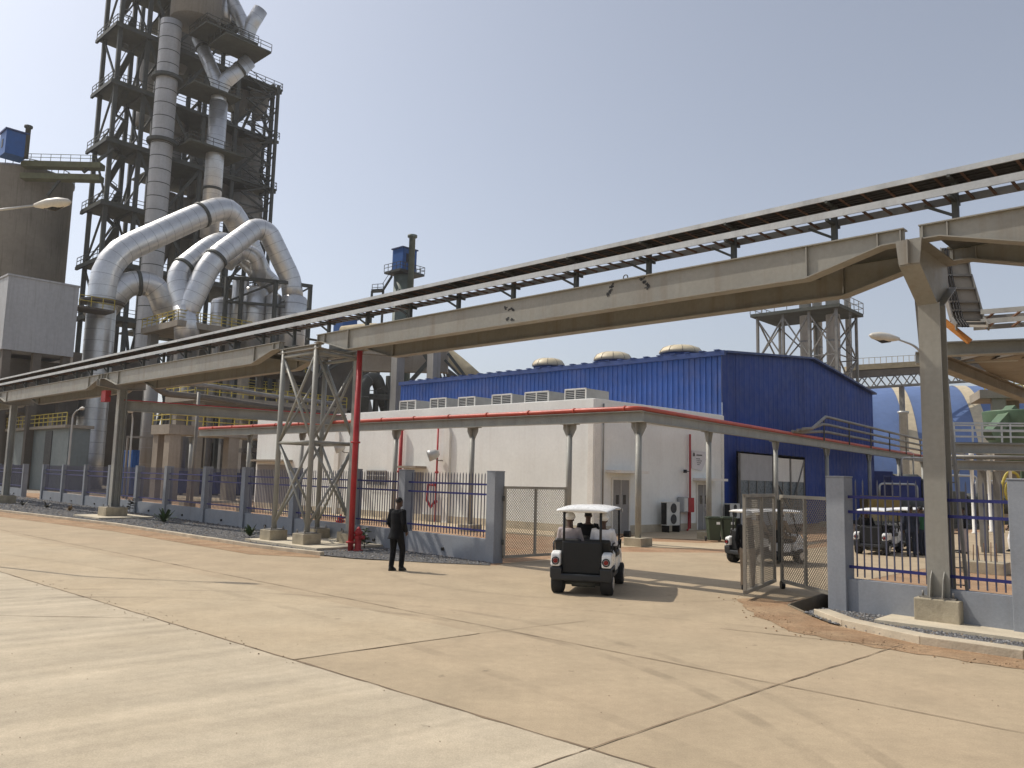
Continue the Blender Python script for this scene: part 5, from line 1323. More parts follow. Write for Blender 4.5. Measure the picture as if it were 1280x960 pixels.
for px in (1228, 1246): q = P(px, 600, 31); MB().bar(V((q.x, q.y, 0)), V((q.x, q.y, w0.z-.2)), .22).build('post', galv_d, root)
# concrete deck with stairs and the green hopper
q = P(1240, 487, 66); fr = Fr(q, V((.93, -.36, 0)))
root = thing('hopper_house', 'concrete deck with yellow stair and green hopper at the right edge', 'building', V((q.x, q.y, 0)))
MB().fbox(fr, -.9, 9, 0, 5, q.z-.7, q.z).build('slab', tanc_m, root)
for a, b in ((.5, .6), (1.9, 3.0)): MB().fbox(fr, a-.5, a+.5, b-.4, b+.4, 0, q.z-.702).build('column', tanc_m, root)
m_ = MB(); railing(m_, fr(-.5, .1, q.z), fr(9, .1, q.z), 1.2, 1, .08, 3); m_.build('railing', yel_m, root)
m_ = MB(); s0, s1 = fr(1.4, -.6, q.z+.1), fr(4.6, -.6, q.z-4.2); m_.bar(s0, s1, .9, .2); m_.bar(s0+V((0, -.45, 1.1)), s1+V((0, -.45, 1.1)), .09); m_.bar(s0+V((0, -.45, .6)), s1+V((0, -.45, .6)), .07)
m_.fbox(fr, 4.4, 7.4, -1.2, .0, q.z-4.5, q.z-4.2); railing(m_, fr(4.5, -1.2, q.z-4.2), fr(7.4, -1.2, q.z-4.2), 1.2, .8, .08, 3); m_.build('stair', yel_m, root)
q2 = P(1262, 530, 64); z1_ = P(1262, 516, 64).z; z0_ = P(1262, 548, 64).z; c = V((q2.x+.8, q2.y, 0))
MB().lathe(c, [(1.0, z0_-1.8), (2.4, z0_), (2.6, z1_), (2.6, z1_+.1)], 20).build('hopper', green_m, root)
MB().bar(P(1236, 545, 62), P(1266, 512, 63), .8, .8).build('chute', green_m, root)
for a in (2, 5): MB().fbox(fr, a, a+.4, 1, 1.4, 0, z0_).build('leg', green_m, root)
# yellow pump skid, tanks and clutter beyond the carts
def clutter(px, py, Y, w_, h, m, lb, name='pump_skid', cat='machinery'):
    q = P(px, py, Y); q.z = 0; root = thing(name, lb, cat, q); fr = Fr(q, V((1, .15, 0)))
    MB().fbox(fr, -w_, w_, -.6, .6, 0, .25).build('base', steel_d, root); MB().fbox(fr, -w_*.8, w_*.2, -.5, .5, .252, h*.7).build('casing', m, root, bevel=.05)
    MB().cyl(fr(w_*.25, 0, h*.45), fr(w_*.95, 0, h*.45), h*.22, n=14).build('motor', steel_d, root)
    m_ = MB(); m_.tube(bend([fr(-w_*.3, 0, h*.7), fr(-w_*.3, 0, h), fr(w_*.9, 0, h), fr(w_*.9, 0, .3)], .3), .07, 8); m_.build('pipe', galv, root)
clutter(1112, 645, 52, 2.2, 2.6, mat('ochre_tarpaulin', (.34, .24, .07), .8, var=.2), 'ochre covered pump skid behind the parked carts')
clutter(1140, 640, 60, 2.4, 4.6, skip_m, 'tall navy pump skid behind the parked carts near the big column')
clutter(1104, 635, 64, 3.0, 5.2, skip_m, 'navy pump skid below the pipe rack beside the hall corner')
clutter(1196, 640, 50, 1.6, 3.2, steel_d, 'dark pump skid seen between column and ladder')
clutter(1232, 635, 58, 2.4, 3.0, skip_m, 'navy pump skid behind the fence right of the ladder')
q = P(1253, 640, 46); q.z = 0
root = thing('ring_pipe', 'tall yellow ring shaped pipe loop near the right edge', 'pipe', q)
m_ = MB(); m_.tube(bend([q, q+V((0, 0, 2.6)), q+V((.35, 0, 3.4)), q+V((.9, 0, 3.4)), q+V((1.2, 0, 2.6)), q+V((1.2, 0, 0))], .5), .075, 10); m_.build('pipe', yel_m, root)
m_ = MB(); m_.tube([q+V((.6+.45*math.cos(t*.524), -.1, 2.3+.7*math.sin(t*.524))) for t in range(13)], .07, 8, False); m_.build('handwheel', yel_m, root)
for px, Y, zt, r_, lb in ((1217, 44, 4.2, .09, 'slim cream standpipe beside the pipe walkway post'), (1265, 44, 3.4, .08, 'slim white standpipe right of the yellow loop'), (1238, 46, 4.4, .085, 'slim pale standpipe left of the yellow loop')):
    q = P(px, 640, Y); root = thing('standpipe', lb, 'pipe', V((q.x, q.y, 0))); MB().lathe(V((q.x, q.y, 0)), [(r_*1.5, 0), (r_*1.5, .08), (r_, .1), (r_, zt), (r_*1.4, zt+.01), (r_*1.4, zt+.1)], 12).build('pipe', trim_w, root)
# concrete stub with starter bars in the dirt
q = G(1232, 716); root = thing('concrete_stub', 'low concrete stub with starter bars behind the right fence', 'footing', q); fr = Fr(q, TF.d)
MB().fbox(fr, -.55, .55, -.4, .4, -.02, .32).build('block', concrete, root, bevel=.02)
m_ = MB()
for k in range(5): m_.cyl(fr(-.3+.15*k, 0, .32), fr(-.3+.15*k+random.gauss(0, .02), 0, .78+random.uniform(-.1, .1)), .014, n=6)
m_.build('rebar', rung_m, root)
# ---- street lamps
def lamp(base, z, arm, lb, r_=.07, head=.85):
    base = V((base.x, base.y, 0)); root = thing('street_lamp', lb, 'street lamp', base); arm = V(arm); u = arm.normalized()
    pth = bend([base, base+V((0, 0, z*.5)), base+V((0, 0, z-.45)), base+V((0, 0, z-.1))+arm*.3, base+V((0, 0, z+.12))+arm], 1.0)
    MB().tube(pth, [r_*1.3]+[r_*(1.2-.6*i/len(pth)) for i in range(1, len(pth))], 10).build('pole', galv, root)
    tip = pth[-1]; d = (u+V((0, 0, .1))).normalized()
    m_ = MB(); m_.tube([tip-d*.1, tip+d*.08, tip+d*.3*head, tip+d*.62*head, tip+d*.9*head, tip+d*head], [.05, .1, .14, .15, .09, .02], 14); o = m_.build('head', lamp_m, root)
    m_ = MB(); m_.tube([tip+d*.2*head-V((0, 0, .1)), tip+d*.5*head-V((0, 0, .12)), tip+d*.8*head-V((0, 0, .08))], [.04, .09, .03], 10); m_.build('lens', glass_m, o)
q = P(1161, 600, 25); tip = P(1120, 424, 25)
lamp(q, tip.z-.1, (tip.x-q.x, 0, 0), 'street lamp with pale head pointing left behind the big column', .05, .85)
q = P(84, 600, 68); tip = P(97, 511, 67)
lamp(q, tip.z-.1, (tip.x-q.x, -.6, 0), 'slender street lamp in front of the big silver duct base', .07, .6)
tip = P(48, 255, 20.5); q = V((tip.x-2.6, tip.y+.2, 0))
lamp(q, tip.z-.15, (2.6, -.2, 0), 'street lamp head reaching in from the left edge before the silo', .05, .9)
q = P(160, 600, 47); tip = P(164, 517, 46.6); lamp(q, tip.z, (tip.x-q.x, -.4, 0), 'thin pale lamp post right of the far trestle columns', .05, .3)
q = P(241, 600, 44); root = thing('instrument_post', 'thin grey post rising past the red pipe end', 'post', V((q.x, q.y, 0)))
zt = P(246, 490, 44).z; MB().cyl(V((q.x, q.y, 0)), V((q.x, q.y, zt)), .09, n=10).build('pole', galv_d, root); MB().fbox(Fr(q, V((1, 0, 0))), -.25, .25, -.25, .25, -.05, .12).build('base_plate', concrete, root)

# thin service pipes and stanchions between the decks
for k, (px, y0, y1, Y, r_, lb) in enumerate([(203, 430, 600, 92, .22, 'thin pale service pipe left of the duct deck legs'), (258, 425, 560, 86, .3, 'dusty service pipe below the duct deck, left of three'), (276, 440, 560, 88, .22, 'dusty service pipe below the duct deck, middle of three'),
                                             (318, 448, 560, 90, .34, 'dusty service pipe below the duct deck, right of three'), (345, 440, 540, 92, .25, 'thin dusty service pipe just left of the lattice tower')]):
    q = P(px, 600, Y); zt = P(px, y0, Y).z; c = V((q.x, q.y, 0)); root = thing('service_pipe', lb, 'pipe', c)
    MB().tube(bend([c, c+V((0, 0, zt-.8)), c+V((0, 0, zt)), c+V((1.6+.4*k, .3, zt+.1))], .8), r_, 10).build('pipe', cycl_m if k % 2 else galv_d, root)
    m_ = MB()
    for z in (zt*.35, zt*.7): m_.cyl(c+V((0, 0, z)), c+V((0, 0, z+.15)), r_*1.4, n=10)
    m_.build('pipe_flange', galv_d, root)
a, b = P(160, 546, 66), P(216, 548, 66); root = thing('cable_tray', 'thin grey horizontal cable tray left of the concrete portal', 'cable tray', a)
MB().bar(a, b, .5, .16).build('tray', galv_d, root); MB().bar(V((a.x, a.y, 0)), a, .14).build('post', galv_d, root)
# ================================================================== PEOPLE AND CARTS
def remesh(mb, size, smooth=2):
    me = bpy.data.meshes.new('tmp'); me.from_pydata(mb.v, [], mb.f); o = bpy.data.objects.new('tmp', me); COL.objects.link(o)
    bm = bmesh.new(); bm.from_mesh(me); bmesh.ops.recalc_face_normals(bm, faces=bm.faces); bm.to_mesh(me); bm.free()
    r = o.modifiers.new('r', 'REMESH'); r.mode = 'VOXEL'; r.voxel_size = size
    s = o.modifiers.new('s', 'SMOOTH'); s.iterations = smooth; s.factor = .5
    dg = bpy.context.evaluated_depsgraph_get(); ev = o.evaluated_get(dg); m2 = ev.to_mesh()
    out = MB(); out.v = [v.co.copy() for v in m2.vertices]; out.f = [list(p.vertices) for p in m2.polygons]; out.m = [0]*len(out.f); out.sm = [True]*len(out.f)
    ev.to_mesh_clear(); bpy.data.objects.remove(o); bpy.data.meshes.remove(me); return out
def loft(mb, secs, n=16):
    """secs: (centre, rx, ry) horizontal ellipses"""
    vs = []
    for c, rx, ry in secs:
        for j in range(n):
            an = 2*math.pi*j/n; vs.append(V(c)+V((rx*math.cos(an), ry*math.sin(an), 0)))
    k = len(secs); fs = [(i*n+j, i*n+(j+1) % n, (i+1)*n+(j+1) % n, (i+1)*n+j) for i in range(k-1) for j in range(n)]
    fs += [tuple(range(n))[::-1], tuple((k-1)*n+j for j in range(n))]
    return mb.add(vs, fs, True)
def ell(mb, c, rx, ry, rz, n=14):
    c = V(c); return loft(mb, [(c+V((0, 0, rz*math.sin(t))), max(.002, rx*math.cos(t)), max(.002, ry*math.cos(t))) for t in [R(-88+176*i/10) for i in range(11)]], n)
STAND = dict(pel=(0, 0, .93), chest=(0, .01, 1.33), neck=(0, .01, 1.49), head=(0, .03, 1.635),
             shL=(-.185, 0, 1.41), elL=(-.235, -.02, 1.13), wrL=(-.22, .06, .88), shR=(.185, 0, 1.41), elR=(.235, -.02, 1.13), wrR=(.22, .06, .88),
             hipL=(-.09, 0, .9), knL=(-.10, .02, .49), anL=(-.10, -.02, .08), hipR=(.09, 0, .9), knR=(.10, .02, .49), anR=(.10, -.02, .08), toe=.17)
SIT = dict(pel=(0, 0, .09), chest=(0, -.04, .50), neck=(0, -.02, .65), head=(0, .02, .795),
           shL=(-.185, -.03, .57), elL=(-.25, .06, .32), wrL=(-.16, .26, .22), shR=(.185, -.03, .57), elR=(.25, .06, .32), wrR=(.16, .26, .22),
           hipL=(-.09, .03, .08), knL=(-.13, .44, .10), anL=(-.13, .50, -.32), hipR=(.09, .03, .08), knR=(.13, .44, .10), anR=(.13, .50, -.32), toe=.17)
def person(label, base, yaw, pose, top, legs, headgear='hair', jacket=False, s=1.0, vox=.013, category='person'):
    J = {k: (V(v) if not isinstance(v, (int, float)) else v) for k, v in pose.items()}
    b = MB()
    # head with face, neck, torso, arms, hands, legs
    h = J['head']; ell(b, h+V((0, 0, .015)), .076, .094, .105); ell(b, h+V((0, .03, -.065)), .055, .065, .055)
    b.tube([h+V((0, .085, .02)), h+V((0, .112, -.02)), h+V((0, .088, -.035))], [.010, .017, .012], 8)
    for sx in (-1, 1):
        ell(b, h+V((sx*.078, -.005, .0)), .012, .022, .034, 8); ell(b, h+V((sx*.032, .082, .022)), .014, .010, .009, 8)
    b.tube([h+V((-.026, .09, -.066)), h+V((0, .097, -.066)), h+V((.026, .09, -.066))], .009, 8)
    b.tube([J['neck']-V((0, 0, .05)), h-V((0, .02, .03))], [.062, .055], 12)
    ch, pe = J['chest'], J['pel']; mid = ch.lerp(pe, .55)
    torso = [(pe-V((0, 0, .06)), .15, .105), (pe+V((0, 0, .04)), .155, .11), (mid, .135, .095), (ch.lerp(mid, .4), .16, .11), (ch+V((0, 0, .04)), .18, .11), (ch+V((0, 0, .11)), .13, .085), (J['neck']-V((0, 0, .02)), .06, .06)]
    loft(b, torso)
    for sd in 'LR':
        sh, el, wr = J['sh'+sd], J['el'+sd], J['wr'+sd]; sg = -1 if sd == 'L' else 1
        b.tube([sh+V((-sg*.04, 0, -.0)), sh, sh.lerp(el, .5), el, el.lerp(wr, .5), wr], [.05, .056, .048, .042, .038, .028], 12)
        d = (wr-el).normalized(); side = V((0, 1, 0))-d*d.y; side = side.normalized(); inw = d.cross(side).normalized()*(-sg)
        palm = wr+d*.05; b.tube([wr, wr+d*.03, wr+d*.085], [.026, .036, .034], 10)
        for k, ln in enumerate((.068, .078, .072, .055)):
            f0 = wr+d*.08+side*(.028-.019*k); f1 = f0+d*ln*.5+inw*.008; f2 = f1+d*ln*.35+inw*.02; f3 = f2+d*ln*.2+inw*.022
            b.tube([f0, f1, f2, f3], [.0115, .011, .010, .008], 7)
        t0 = wr+d*.03+side*.03; b.tube([t0, t0+d*.03+side*.028, t0+d*.062+side*.03+inw*.014], [.014, .012, .009], 7)
        hp, kn, an = J['hip'+sd], J['kn'+sd], J['an'+sd]
        b.tube([hp+V((0, 0, .02)), hp.lerp(kn, .45), kn, kn.lerp(an, .35), an], [.085, .078, .056, .054, .036], 12)
        b.tube([an, an+V((0, -.04, -.045)), an+V((0, .10, -.055))], [.036, .036, .03], 10)
    cl = MB(); g = .016 if not jacket else .026
    if jacket:
        loft(cl, [(pe-V((.03, .03, .17)), .205, .17), (pe-V((.015, .015, .09)), .19, .155), (pe-V((0, 0, .02)), .185, .145), (mid, .165, .125), (ch.lerp(mid, .4), .185, .135), (ch+V((0, 0, .05)), .20, .13), (ch+V((0, 0, .125)), .13, .095), (J['neck']-V((0, 0, .025)), .07, .07)])
    else:
        loft(cl, [(c+V((0, 0, -.03 if i == 0 else 0)), rx+g, ry+g) for i, (c, rx, ry) in enumerate(torso[:-1])]+[(J['neck']-V((0, 0, .035)), .075, .075)])
    for sd in 'LR':
        sh, el, wr = J['sh'+sd], J['el'+sd], J['wr'+sd]; sg = -1 if sd == 'L' else 1; ex = .018 if jacket else .012
        cl.tube([sh+V((-sg*.05, 0, .0)), sh+V((sg*.008, 0, 0)), sh.lerp(el, .5), el, el.lerp(wr, .5), wr-(wr-el).normalized()*.02], [.06+ex, .06+ex, .05+ex, .047+ex, .04+ex, .034+ex], 12)
    tr_ = MB(); loft(tr_, [(pe-V((0, 0, .1)), .165, .125), (pe+V((0, 0, .0)), .17, .125), (pe+V((0, 0, .09)), .152, .115)])
    sho = []
    for sd in 'LR':
        hp, kn, an = J['hip'+sd], J['kn'+sd], J['an'+sd]
        tr_.tube([hp+V((0, 0, .03)), hp.lerp(kn, .45), kn, kn.lerp(an, .5), an+V((0, -.01, -.01))], [.1, .093, .074, .068, .062], 12)
        m_ = MB(); z0 = an.z-.08
        loft(m_, [(V((an.x, an.y+.045, z0)), .047, .135), (V((an.x, an.y+.045, z0+.03)), .049, .137), (V((an.x, an.y+.025, z0+.06)), .045, .11), (V((an.x, an.y-.01, z0+.11)), .05, .06)]); sho.append(m_)
    hd = MB()
    if headgear == 'hair': ell(hd, h+V((0, -.014, .042)), .081, .096, .088)
    else:
        ell(hd, h+V((0, -.005, .065)), .112, .130, .095); hd.tube([h+V((0, .10, .05)), h+V((0, .165, .045))], [.07, .05], 10)
        loft(hd, [(h+V((0, -.005, .045)), .118, .138), (h+V((0, -.005, .062)), .118, .138)])
    base = V(base); rot = Matrix.Rotation(yaw, 3, 'Z')
    body = remesh(b, vox*.8)
    def place(m_):
        m_.v = [base+rot @ (q*s) for q in m_.v]; return m_
    ORG['__p'] = base
    o = place(body); o.v = [q-base for q in o.v]; ob = o.build('person', skin_m); ob.location = base; ORG[ob.name] = base; tag(ob, label, category)
    place(remesh(cl, vox)).build('jacket' if jacket else 'shirt', top, ob); place(remesh(tr_, vox)).build('trousers', legs, ob)
    for m_ in sho: place(remesh(m_, .011)).build('shoe', shoe_m, ob)
    place(remesh(hd, .011)).build('hair' if headgear == 'hair' else 'helmet', hair_m if headgear == 'hair' else (helm_m if headgear == 'helmet' else headgear), ob)
    return ob
def yaw_of(dx, dy): return math.atan2(-dx, dy)
walk = dict(STAND); walk.update(knL=(-.09, .0, .49), anL=(-.09, -.05, .08), hipL=(-.09, 0, .9), knR=(.10, .12, .50), anR=(.10, .10, .085), elL=(-.25, -.03, 1.13), wrL=(-.16, .13, .93), elR=(.25, -.03, 1.13), wrR=(.18, .14, .93), head=(0.01, .045, 1.635))
person('man in a black suit walking on the concrete toward the gate, seen from behind', G(494, 713.5), yaw_of(.55, .8), walk, suit_m, suit_m, 'hair', True, 1.02, .011)
person('person in dark jacket and khaki trousers standing behind the folded gate', G(935, 737), yaw_of(.5, .8), STAND, suit_m, khaki_m, 'helmet', False, .97)
person('person in dark navy clothes standing between the parked carts by the column', P(1138, 640, 28.3).xy.to_3d(), yaw_of(.3, .9), STAND, navy_c, navy_c, 'hair', False, .99)
person('person in a green top beside the parked carts, next to the big column', P(1151, 640, 28.9).xy.to_3d(), yaw_of(-.5, .8), STAND, greenc, navy_c, 'hair', False, .97)
person('person in black top and pale trousers walking in the yard behind the ladder', G(1206, 692), yaw_of(-.8, .4), walk, suit_m, shirt_g, 'hair', False, .97)
person('person in black top and white trousers just left of the rightmost fence post', G(1268, 690), yaw_of(-.8, .2), walk, suit_m, shirt_w, 'hair', False, .97)
# ---------------------------------------------------------------- golf cart
def cart(base, yaw, label, s=1.0):
    base = V((base.x, base.y, 0)); rot = Matrix.Rotation(yaw, 3, 'Z')
    root = thing('golf_cart', label, 'golf cart', base, 'white golf carts')
    W = lambda x, y, z: base+rot @ (V((x, y, z))*s)
    class L(MB):
        def done(s_, name, m, par=root, bevel=0):
            s_.v = [base+rot @ (q*s) for q in s_.v]; return s_.build(name, m, par, bevel)
    def bx(m_, x0, x1, y0, y1, z0, z1): return m_.pbox((x0, y0, z0), (x1-x0, 0, 0), (0, y1-y0, 0), (0, 0, z1-z0))
    WB = .95
    m_ = L(); bx(m_, -.5, .5, -1.12, 1.2, .24, .36); m_.done('chassis', cart_g, bevel=.03)
    m_ = L(); bx(m_, -.42, .42, -.98, -.2, .17, .25); m_.cyl((-.45, -WB, .22), (.45, -WB, .22), .05); m_.cyl((-.2, -1.0, .2), (.25, -1.0, .2), .06); m_.done('axle', steel_d)
    for x in (-.5, .5):
        for y in (-WB, WB):
            m_ = L(); sx = 1 if x > 0 else -1
            m_.tube([(x-.14*sx, y, .225), (x-.12*sx, y, .225), (x+.07*sx, y, .225), (x+.09*sx, y, .225), (x+.1*sx, y, .225)], [.17, .215, .23, .21, .15], 22); w_ = m_.done('wheel', rub_m)
            m_ = L(); m_.cyl((x+.098*sx, y, .225), (x+.106*sx, y, .225), .125, n=18); m_.done('rim', metal_m, w_)
    # rear body: dark wraparound, white corner panels, big black seat back
    m_ = L(); m_.extr([(-.60, -1.24, .30), (-.60, -1.26, .52), (-.60, -.60, .55), (-.60, -.64, .38), (-.60, -.72, .48), (-.60, -1.12, .48), (-.60, -1.18, .30)], (.23, 0, 0)); m_.extr([(.37, -1.24, .30), (.37, -1.26, .52), (.37, -.60, .55), (.37, -.64, .38), (.37, -.72, .48), (.37, -1.12, .48), (.37, -1.18, .30)], (.23, 0, 0))
    bx(m_, -.58, .58, -1.24, -1.17, .27, .40); m_.done('rear_bumper', cart_g, bevel=.03)
    for sx in (-1, 1):
        m_ = L(); x0, x1 = (-.59, -.40) if sx < 0 else (.40, .59)
        m_.extr([(x0, -1.25, .53), (x0, -1.22, .78), (x0, -1.05, .82), (x0, -.55, .80), (x0, -.52, .56)], (x1-x0, 0, 0)); fd = m_.done('rear_fender', cart_w, bevel=.035)
        m_ = L(); c = (sx*.49, -1.245, .64); m_.cyl((c[0], -1.24, c[2]), (c[0], -1.262, c[2]), .045, n=18); m_.done('tail_light', lens_r, fd)
        m_ = L(); m_.tube([(c[0]+.068*math.cos(t*.524), -1.25, c[2]+.068*math.sin(t*.524)) for t in range(13)], .012, 6, False); m_.done('light_ring', black_m, fd)
    m_ = L(); bx(m_, -.395, .395, -1.14, -1.06, .38, 1.02); m_.done('cargo_panel', blk_v, bevel=.04)
    m_ = L(); m_.tube([(-.40, -1.16, .42), (-.40, -1.2, .37), (.40, -1.2, .37), (.40, -1.16, .42)], .016, 8); m_.done('rear_rail', metal_m)
    for y0, nm in ((-.98, 'rear'), (.02, 'front')):
        for x0, x1 in ((-.55, -.02), (.02, .55)):
            m_ = L(); m_.extr([(x0, y0, .76), (x0, y0-.08, 1.03), (x0, y0-.01, 1.07), (x0, y0+.10, .78)], (x1-x0, 0, 0)); m_.done('seat_back', blk_v, bevel=.05)
        m_ = L(); bx(m_, -.55, .55, y0+.06, y0+.58, .64, .77); m_.done('seat', blk_v, bevel=.04)
        m_ = L(); bx(m_, -.52, .52, y0+.08, y0+.52, .36, .635); m_.done('seat_base', cart_w if nm == 'front' else cart_g, bevel=.02)
        for sx in (-1, 1):
            m_ = L(); m_.tube([(sx*.57, y0-.02, .80), (sx*.585, y0+.02, .98), (sx*.585, y0+.4, .98), (sx*.57, y0+.44, .8)], .018, 8); m_.done('arm_rest', black_m)
    m_ = L(); m_.extr([(-.52, .72, .36), (-.52, .82, .86), (-.52, .98, .92), (-.52, 1.24, .66), (-.52, 1.28, .36)], (1.04, 0, 0)); fr_ = m_.done('front_cowl', cart_w, bevel=.06)
    for sx in (-1, 1):
        m_ = L(); x0 = -.52 if sx < 0 else .36; m_.extr([(x0, .66, .40), (x0, .74, .52), (x0, 1.12, .52), (x0, 1.26, .40), (x0, 1.24, .62), (x0, .95, .74), (x0, .64, .62)], (.16, 0, 0)); m_.done('front_fender', cart_w, bevel=.03)
        m_ = L(); m_.cyl((sx*.36, 1.24, .62), (sx*.36, 1.285, .60), .075, n=14); m_.done('headlight', glass_m, fr_)
    m_ = L(); bx(m_, -.5, .5, -.42, .70, .355, .385); m_.done('floor_mat', rub_m)
    m_ = L(); bx(m_, -.5, .5, 1.25, 1.34, .26, .38); m_.done('front_bumper', cart_g, bevel=.02)
    # roof on struts
    m_ = L(); secs = []
    for y, wv, zc in ((-1.16, .45, 1.60), (-1.14, .50, 1.585), (-1.05, .53, 1.60), (0, .55, 1.625), (.95, .53, 1.60), (1.06, .50, 1.585), (1.08, .45, 1.60)):
        secs.append([(wv*math.cos(t), y, zc+(.075 if math.sin(t) > 0 else .025)*math.sin(t)*(1.0 if abs(y) < 1.1 else .7)) for t in [i*math.pi/12 for i in range(24)]])
    vs = [q for r_ in secs for q in r_]; n = 24
    m_.add(vs, [(i*n+j, i*n+(j+1) % n, (i+1)*n+(j+1) % n, (i+1)*n+j) for i in range(6) for j in range(n)]+[tuple(range(n)), tuple(6*n+j for j in range(n))], True); m_.done('roof', cart_w)
    for sx in (-1, 1):
        m_ = L(); m_.tube([(sx*.36, -1.1, .8), (sx*.36, -1.08, 1.58)], .026, 8); m_.done('rear_strut', black_m)
        m_ = L(); m_.tube([(sx*.5, .86, .84), (sx*.52, .62, 1.57)], .022, 8); m_.done('front_strut', black_m)
        m_ = L(); m_.tube([(sx*.5, .72, .98), (sx*.68, .70, 1.06)], .014, 6); m_.tube([(sx*.63, .70, 1.08), (sx*.76, .67, 1.08)], [.07, .07], 12); m_.done('side_mirror', black_m)
    m_ = L(); m_.tube([(-.28, .74, .82), (-.28, .52, .98)], .022, 8); m_.tube([(-.28+.17*math.cos(t*.524), .50+.06*math.sin(t*.524), .99+.16*math.sin(t*.524)) for t in range(13)], .016, 8, False); m_.done('steering_wheel', black_m)
    wm = bpy.data.materials.get('clear_windscreen')
    if not wm:
        wm = bpy.data.materials.new('clear_windscreen'); wm.use_nodes = True; b_ = wm.node_tree.nodes['Principled BSDF']; b_.inputs['Base Color'].default_value = (.8, .85, .85, 1); b_.inputs['Roughness'].default_value = .05; b_.inputs['Alpha'].default_value = .12
    m_ = L(); m_.extr([(-.49, .85, .87), (.49, .85, .87), (.5, .63, 1.55), (-.5, .63, 1.55)], (0, .006, 0)); m_.done('windscreen', wm)
    return W, rot, root
hy = yaw_of(.24, .96)
cb = (G(701, 738)+G(759, 744))/2; hv = V((.24, .96, 0)).normalized()
W1, r1, c1 = cart(cb+hv*.85, hy, 'white golf cart with passengers driving through the gate, seen from behind', 1.06)
sitw = dict(SIT); sitw.update(wrR=(.12, .34, .30), wrL=(-.12, .30, .22))
person('passenger in a grey shirt and white helmet on the near cart, rear left seat', W1(-.31, -.70, .66), hy, SIT, shirt_g, navy_c, 'helmet')
person('passenger in white shirt and white helmet on the near cart, rear right seat', W1(.36, -.70, .66), hy, sitw, shirt_w, shirt_w, 'helmet')
person('bareheaded passenger in black clothes on the near cart, front row', W1(-.1, .34, .70), hy, SIT, suit_m, suit_m, 'hair')
hy2 = yaw_of(.86, .5); hv2 = V((.86, .5, 0))
c2b = P(952, 640, 24.6); W2, r2, c2 = cart(V((c2b.x+.2, c2b.y+.2, 0)), hy2, 'white golf cart with khaki clad riders standing behind the folded gate', .95)
person('rider in khaki clothes and white helmet on the cart behind the gate, rear seat', W2(.28, -.66, .68), hy2, SIT, khaki_m, khaki_m, 'helmet')
person('rider in khaki clothes and white helmet on the cart behind the gate, front seat', W2(.28, .34, .68), hy2, sitw, khaki_m, khaki_m, 'helmet')
hy3 = yaw_of(.62, .78)
c3b = P(1098, 640, 29.5); W3, r3, c3 = cart(V((c3b.x, c3b.y, 0)), hy3, 'white golf cart parked behind the right fence, left one of the pair', .95)
person('rider in dark clothes and white helmet on the left parked cart behind the fence', W3(-.28, -.66, .68), hy3, SIT, suit_m, suit_m, 'helmet')
c4b = P(1138, 640, 31.6); W4, r4, c4 = cart(V((c4b.x, c4b.y, 0)), yaw_of(.8, .6), 'white golf cart parked behind the right fence, half hidden by standing people', .95)
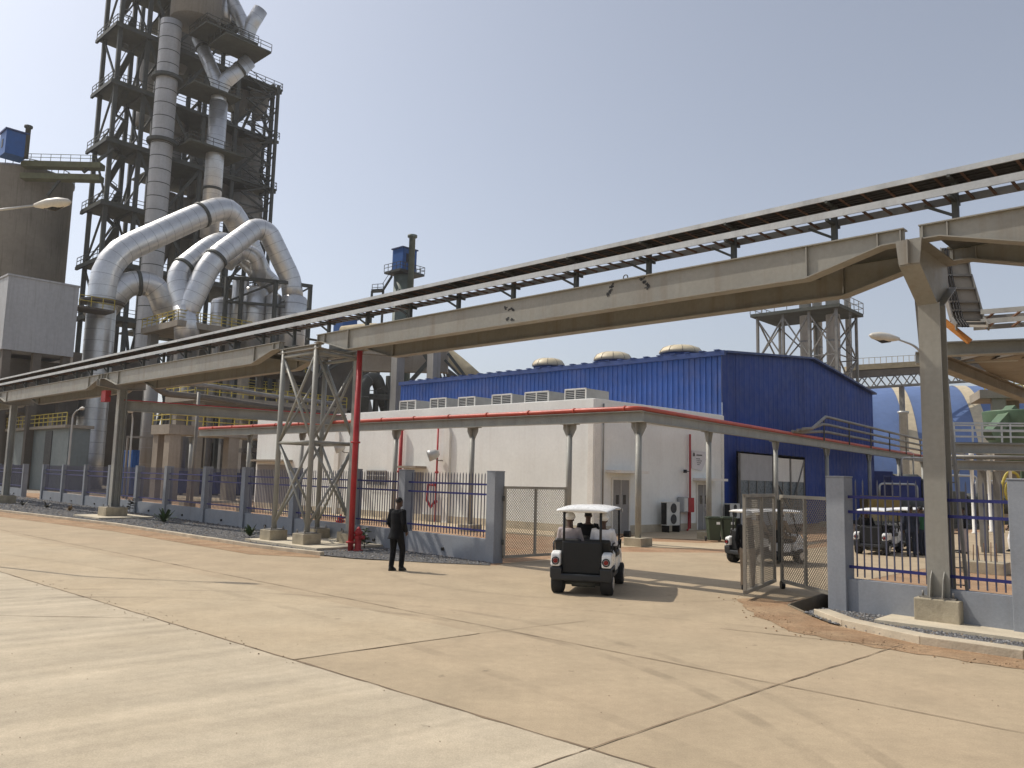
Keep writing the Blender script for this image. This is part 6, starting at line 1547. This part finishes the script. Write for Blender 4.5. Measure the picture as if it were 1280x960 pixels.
# ================================================================== PLANTS
def leafy(px, h, lb, m, n=26, grp=None):
    c = G(*px)+V((0, 0, .05)); root = thing('shrub', lb, 'plant', c, grp)
    m_ = MB(); m_.tube([c, c+V((.02, .01, h*.5)), c+V((-.02, .03, h*.8))], [.014, .011, .006], 6); m_.build('stem', plant_d, root)
    m_ = MB()
    for i in range(n):
        an = random.uniform(0, 6.28); z = h*random.uniform(.15, .95); d = V((math.cos(an), math.sin(an), random.uniform(.2, .9))).normalized(); L_ = random.uniform(.12, .24)*h/.6
        a = c+V((0, 0, z*.8)); sx = d.cross(V((0, 0, 1))).normalized()*L_*.22; b = a+d*L_*.55; e = a+d*L_-V((0, 0, L_*.3))
        m_.add([a, b-sx, e, b+sx], [(0, 1, 2), (0, 2, 3)])
    m_.build('foliage', m, root, recalc=False)
def agave(px, h, lb, n=18, m=None):
    c = G(*px)+V((0, 0, .05)); root = thing('agave', lb, 'plant', c)
    m_ = MB()
    for i in range(n):
        an = i*2.4+random.uniform(-.2, .2); el = random.uniform(.35, 1.35); d = V((math.cos(an)*math.cos(el), math.sin(an)*math.cos(el), math.sin(el))); L_ = h*random.uniform(.75, 1.1); sx = d.cross(V((0, 0, 1))).normalized()*.045*h/.5
        p1, p2, p3 = c, c+d*L_*.5, c+d*L_*.85+V((0, 0, -.06*h)); tip = c+d*L_-V((0, 0, .16*h))
        m_.add([p1-sx*.6, p1+sx*.6, p2-sx, p2+sx, p3-sx*.6, p3+sx*.6, tip], [(0, 1, 3, 2), (2, 3, 5, 4), (4, 5, 6)])
    m_.build('leaves', m or plant_m, root, recalc=False)
leafy((162, 641), .85, 'small reddish dark shrub beside the far trestle column', plant_d, 30)
leafy((250, 651), .6, 'small leafy green shrub in gravel between agave plants', plant_m, 26)
leafy((455, 688), .75, 'leafy dark shrub behind the red hydrant by the tall red pipe', plant_m, 34)
agave((205, 654), .75, 'spiky green agave in the gravel before the second fence post', 22)
agave((312, 672), .55, 'spiky low agave in the gravel left of the lattice tower', 16)
agave((58, 636), .5, 'small spiky plant in gravel near the left edge', 14, plant_d)
agave((28, 633), .45, 'tiny spiky plant at the foot of the leftmost visible post', 12, plant_d)
agave((87, 640), .42, 'dry brown tuft lying in the gravel before the far fence', 16, mat('dry_leaf', (.2, .13, .06), .8, var=.3))
HAZE = 0.0002
if HAZE:
    hm = bpy.data.materials.new('haze_air'); hm.use_nodes = True; t = hm.node_tree; t.nodes.clear()
    pv = t.nodes.new('ShaderNodeVolumePrincipled'); pv.inputs['Color'].default_value = (.93, .94, .96, 1); pv.inputs['Density'].default_value = HAZE; pv.inputs['Anisotropy'].default_value = .3
    ou = t.nodes.new('ShaderNodeOutputMaterial'); t.links.new(pv.outputs[0], ou.inputs['Volume'])
    hz = MB().pbox((-1600, -400, -2), (3200, 0, 0), (0, 3000, 0), (0, 0, 110)).build('haze', hm); hz['kind'] = 'stuff'
    SC.cycles.volume_bounces = 1; SC.cycles.volume_max_steps = 64
for o in SC.objects:
    if o.type == 'MESH' and not o.parent and 'kind' not in o and 'category' not in o: print('UNTAGGED', o.name)
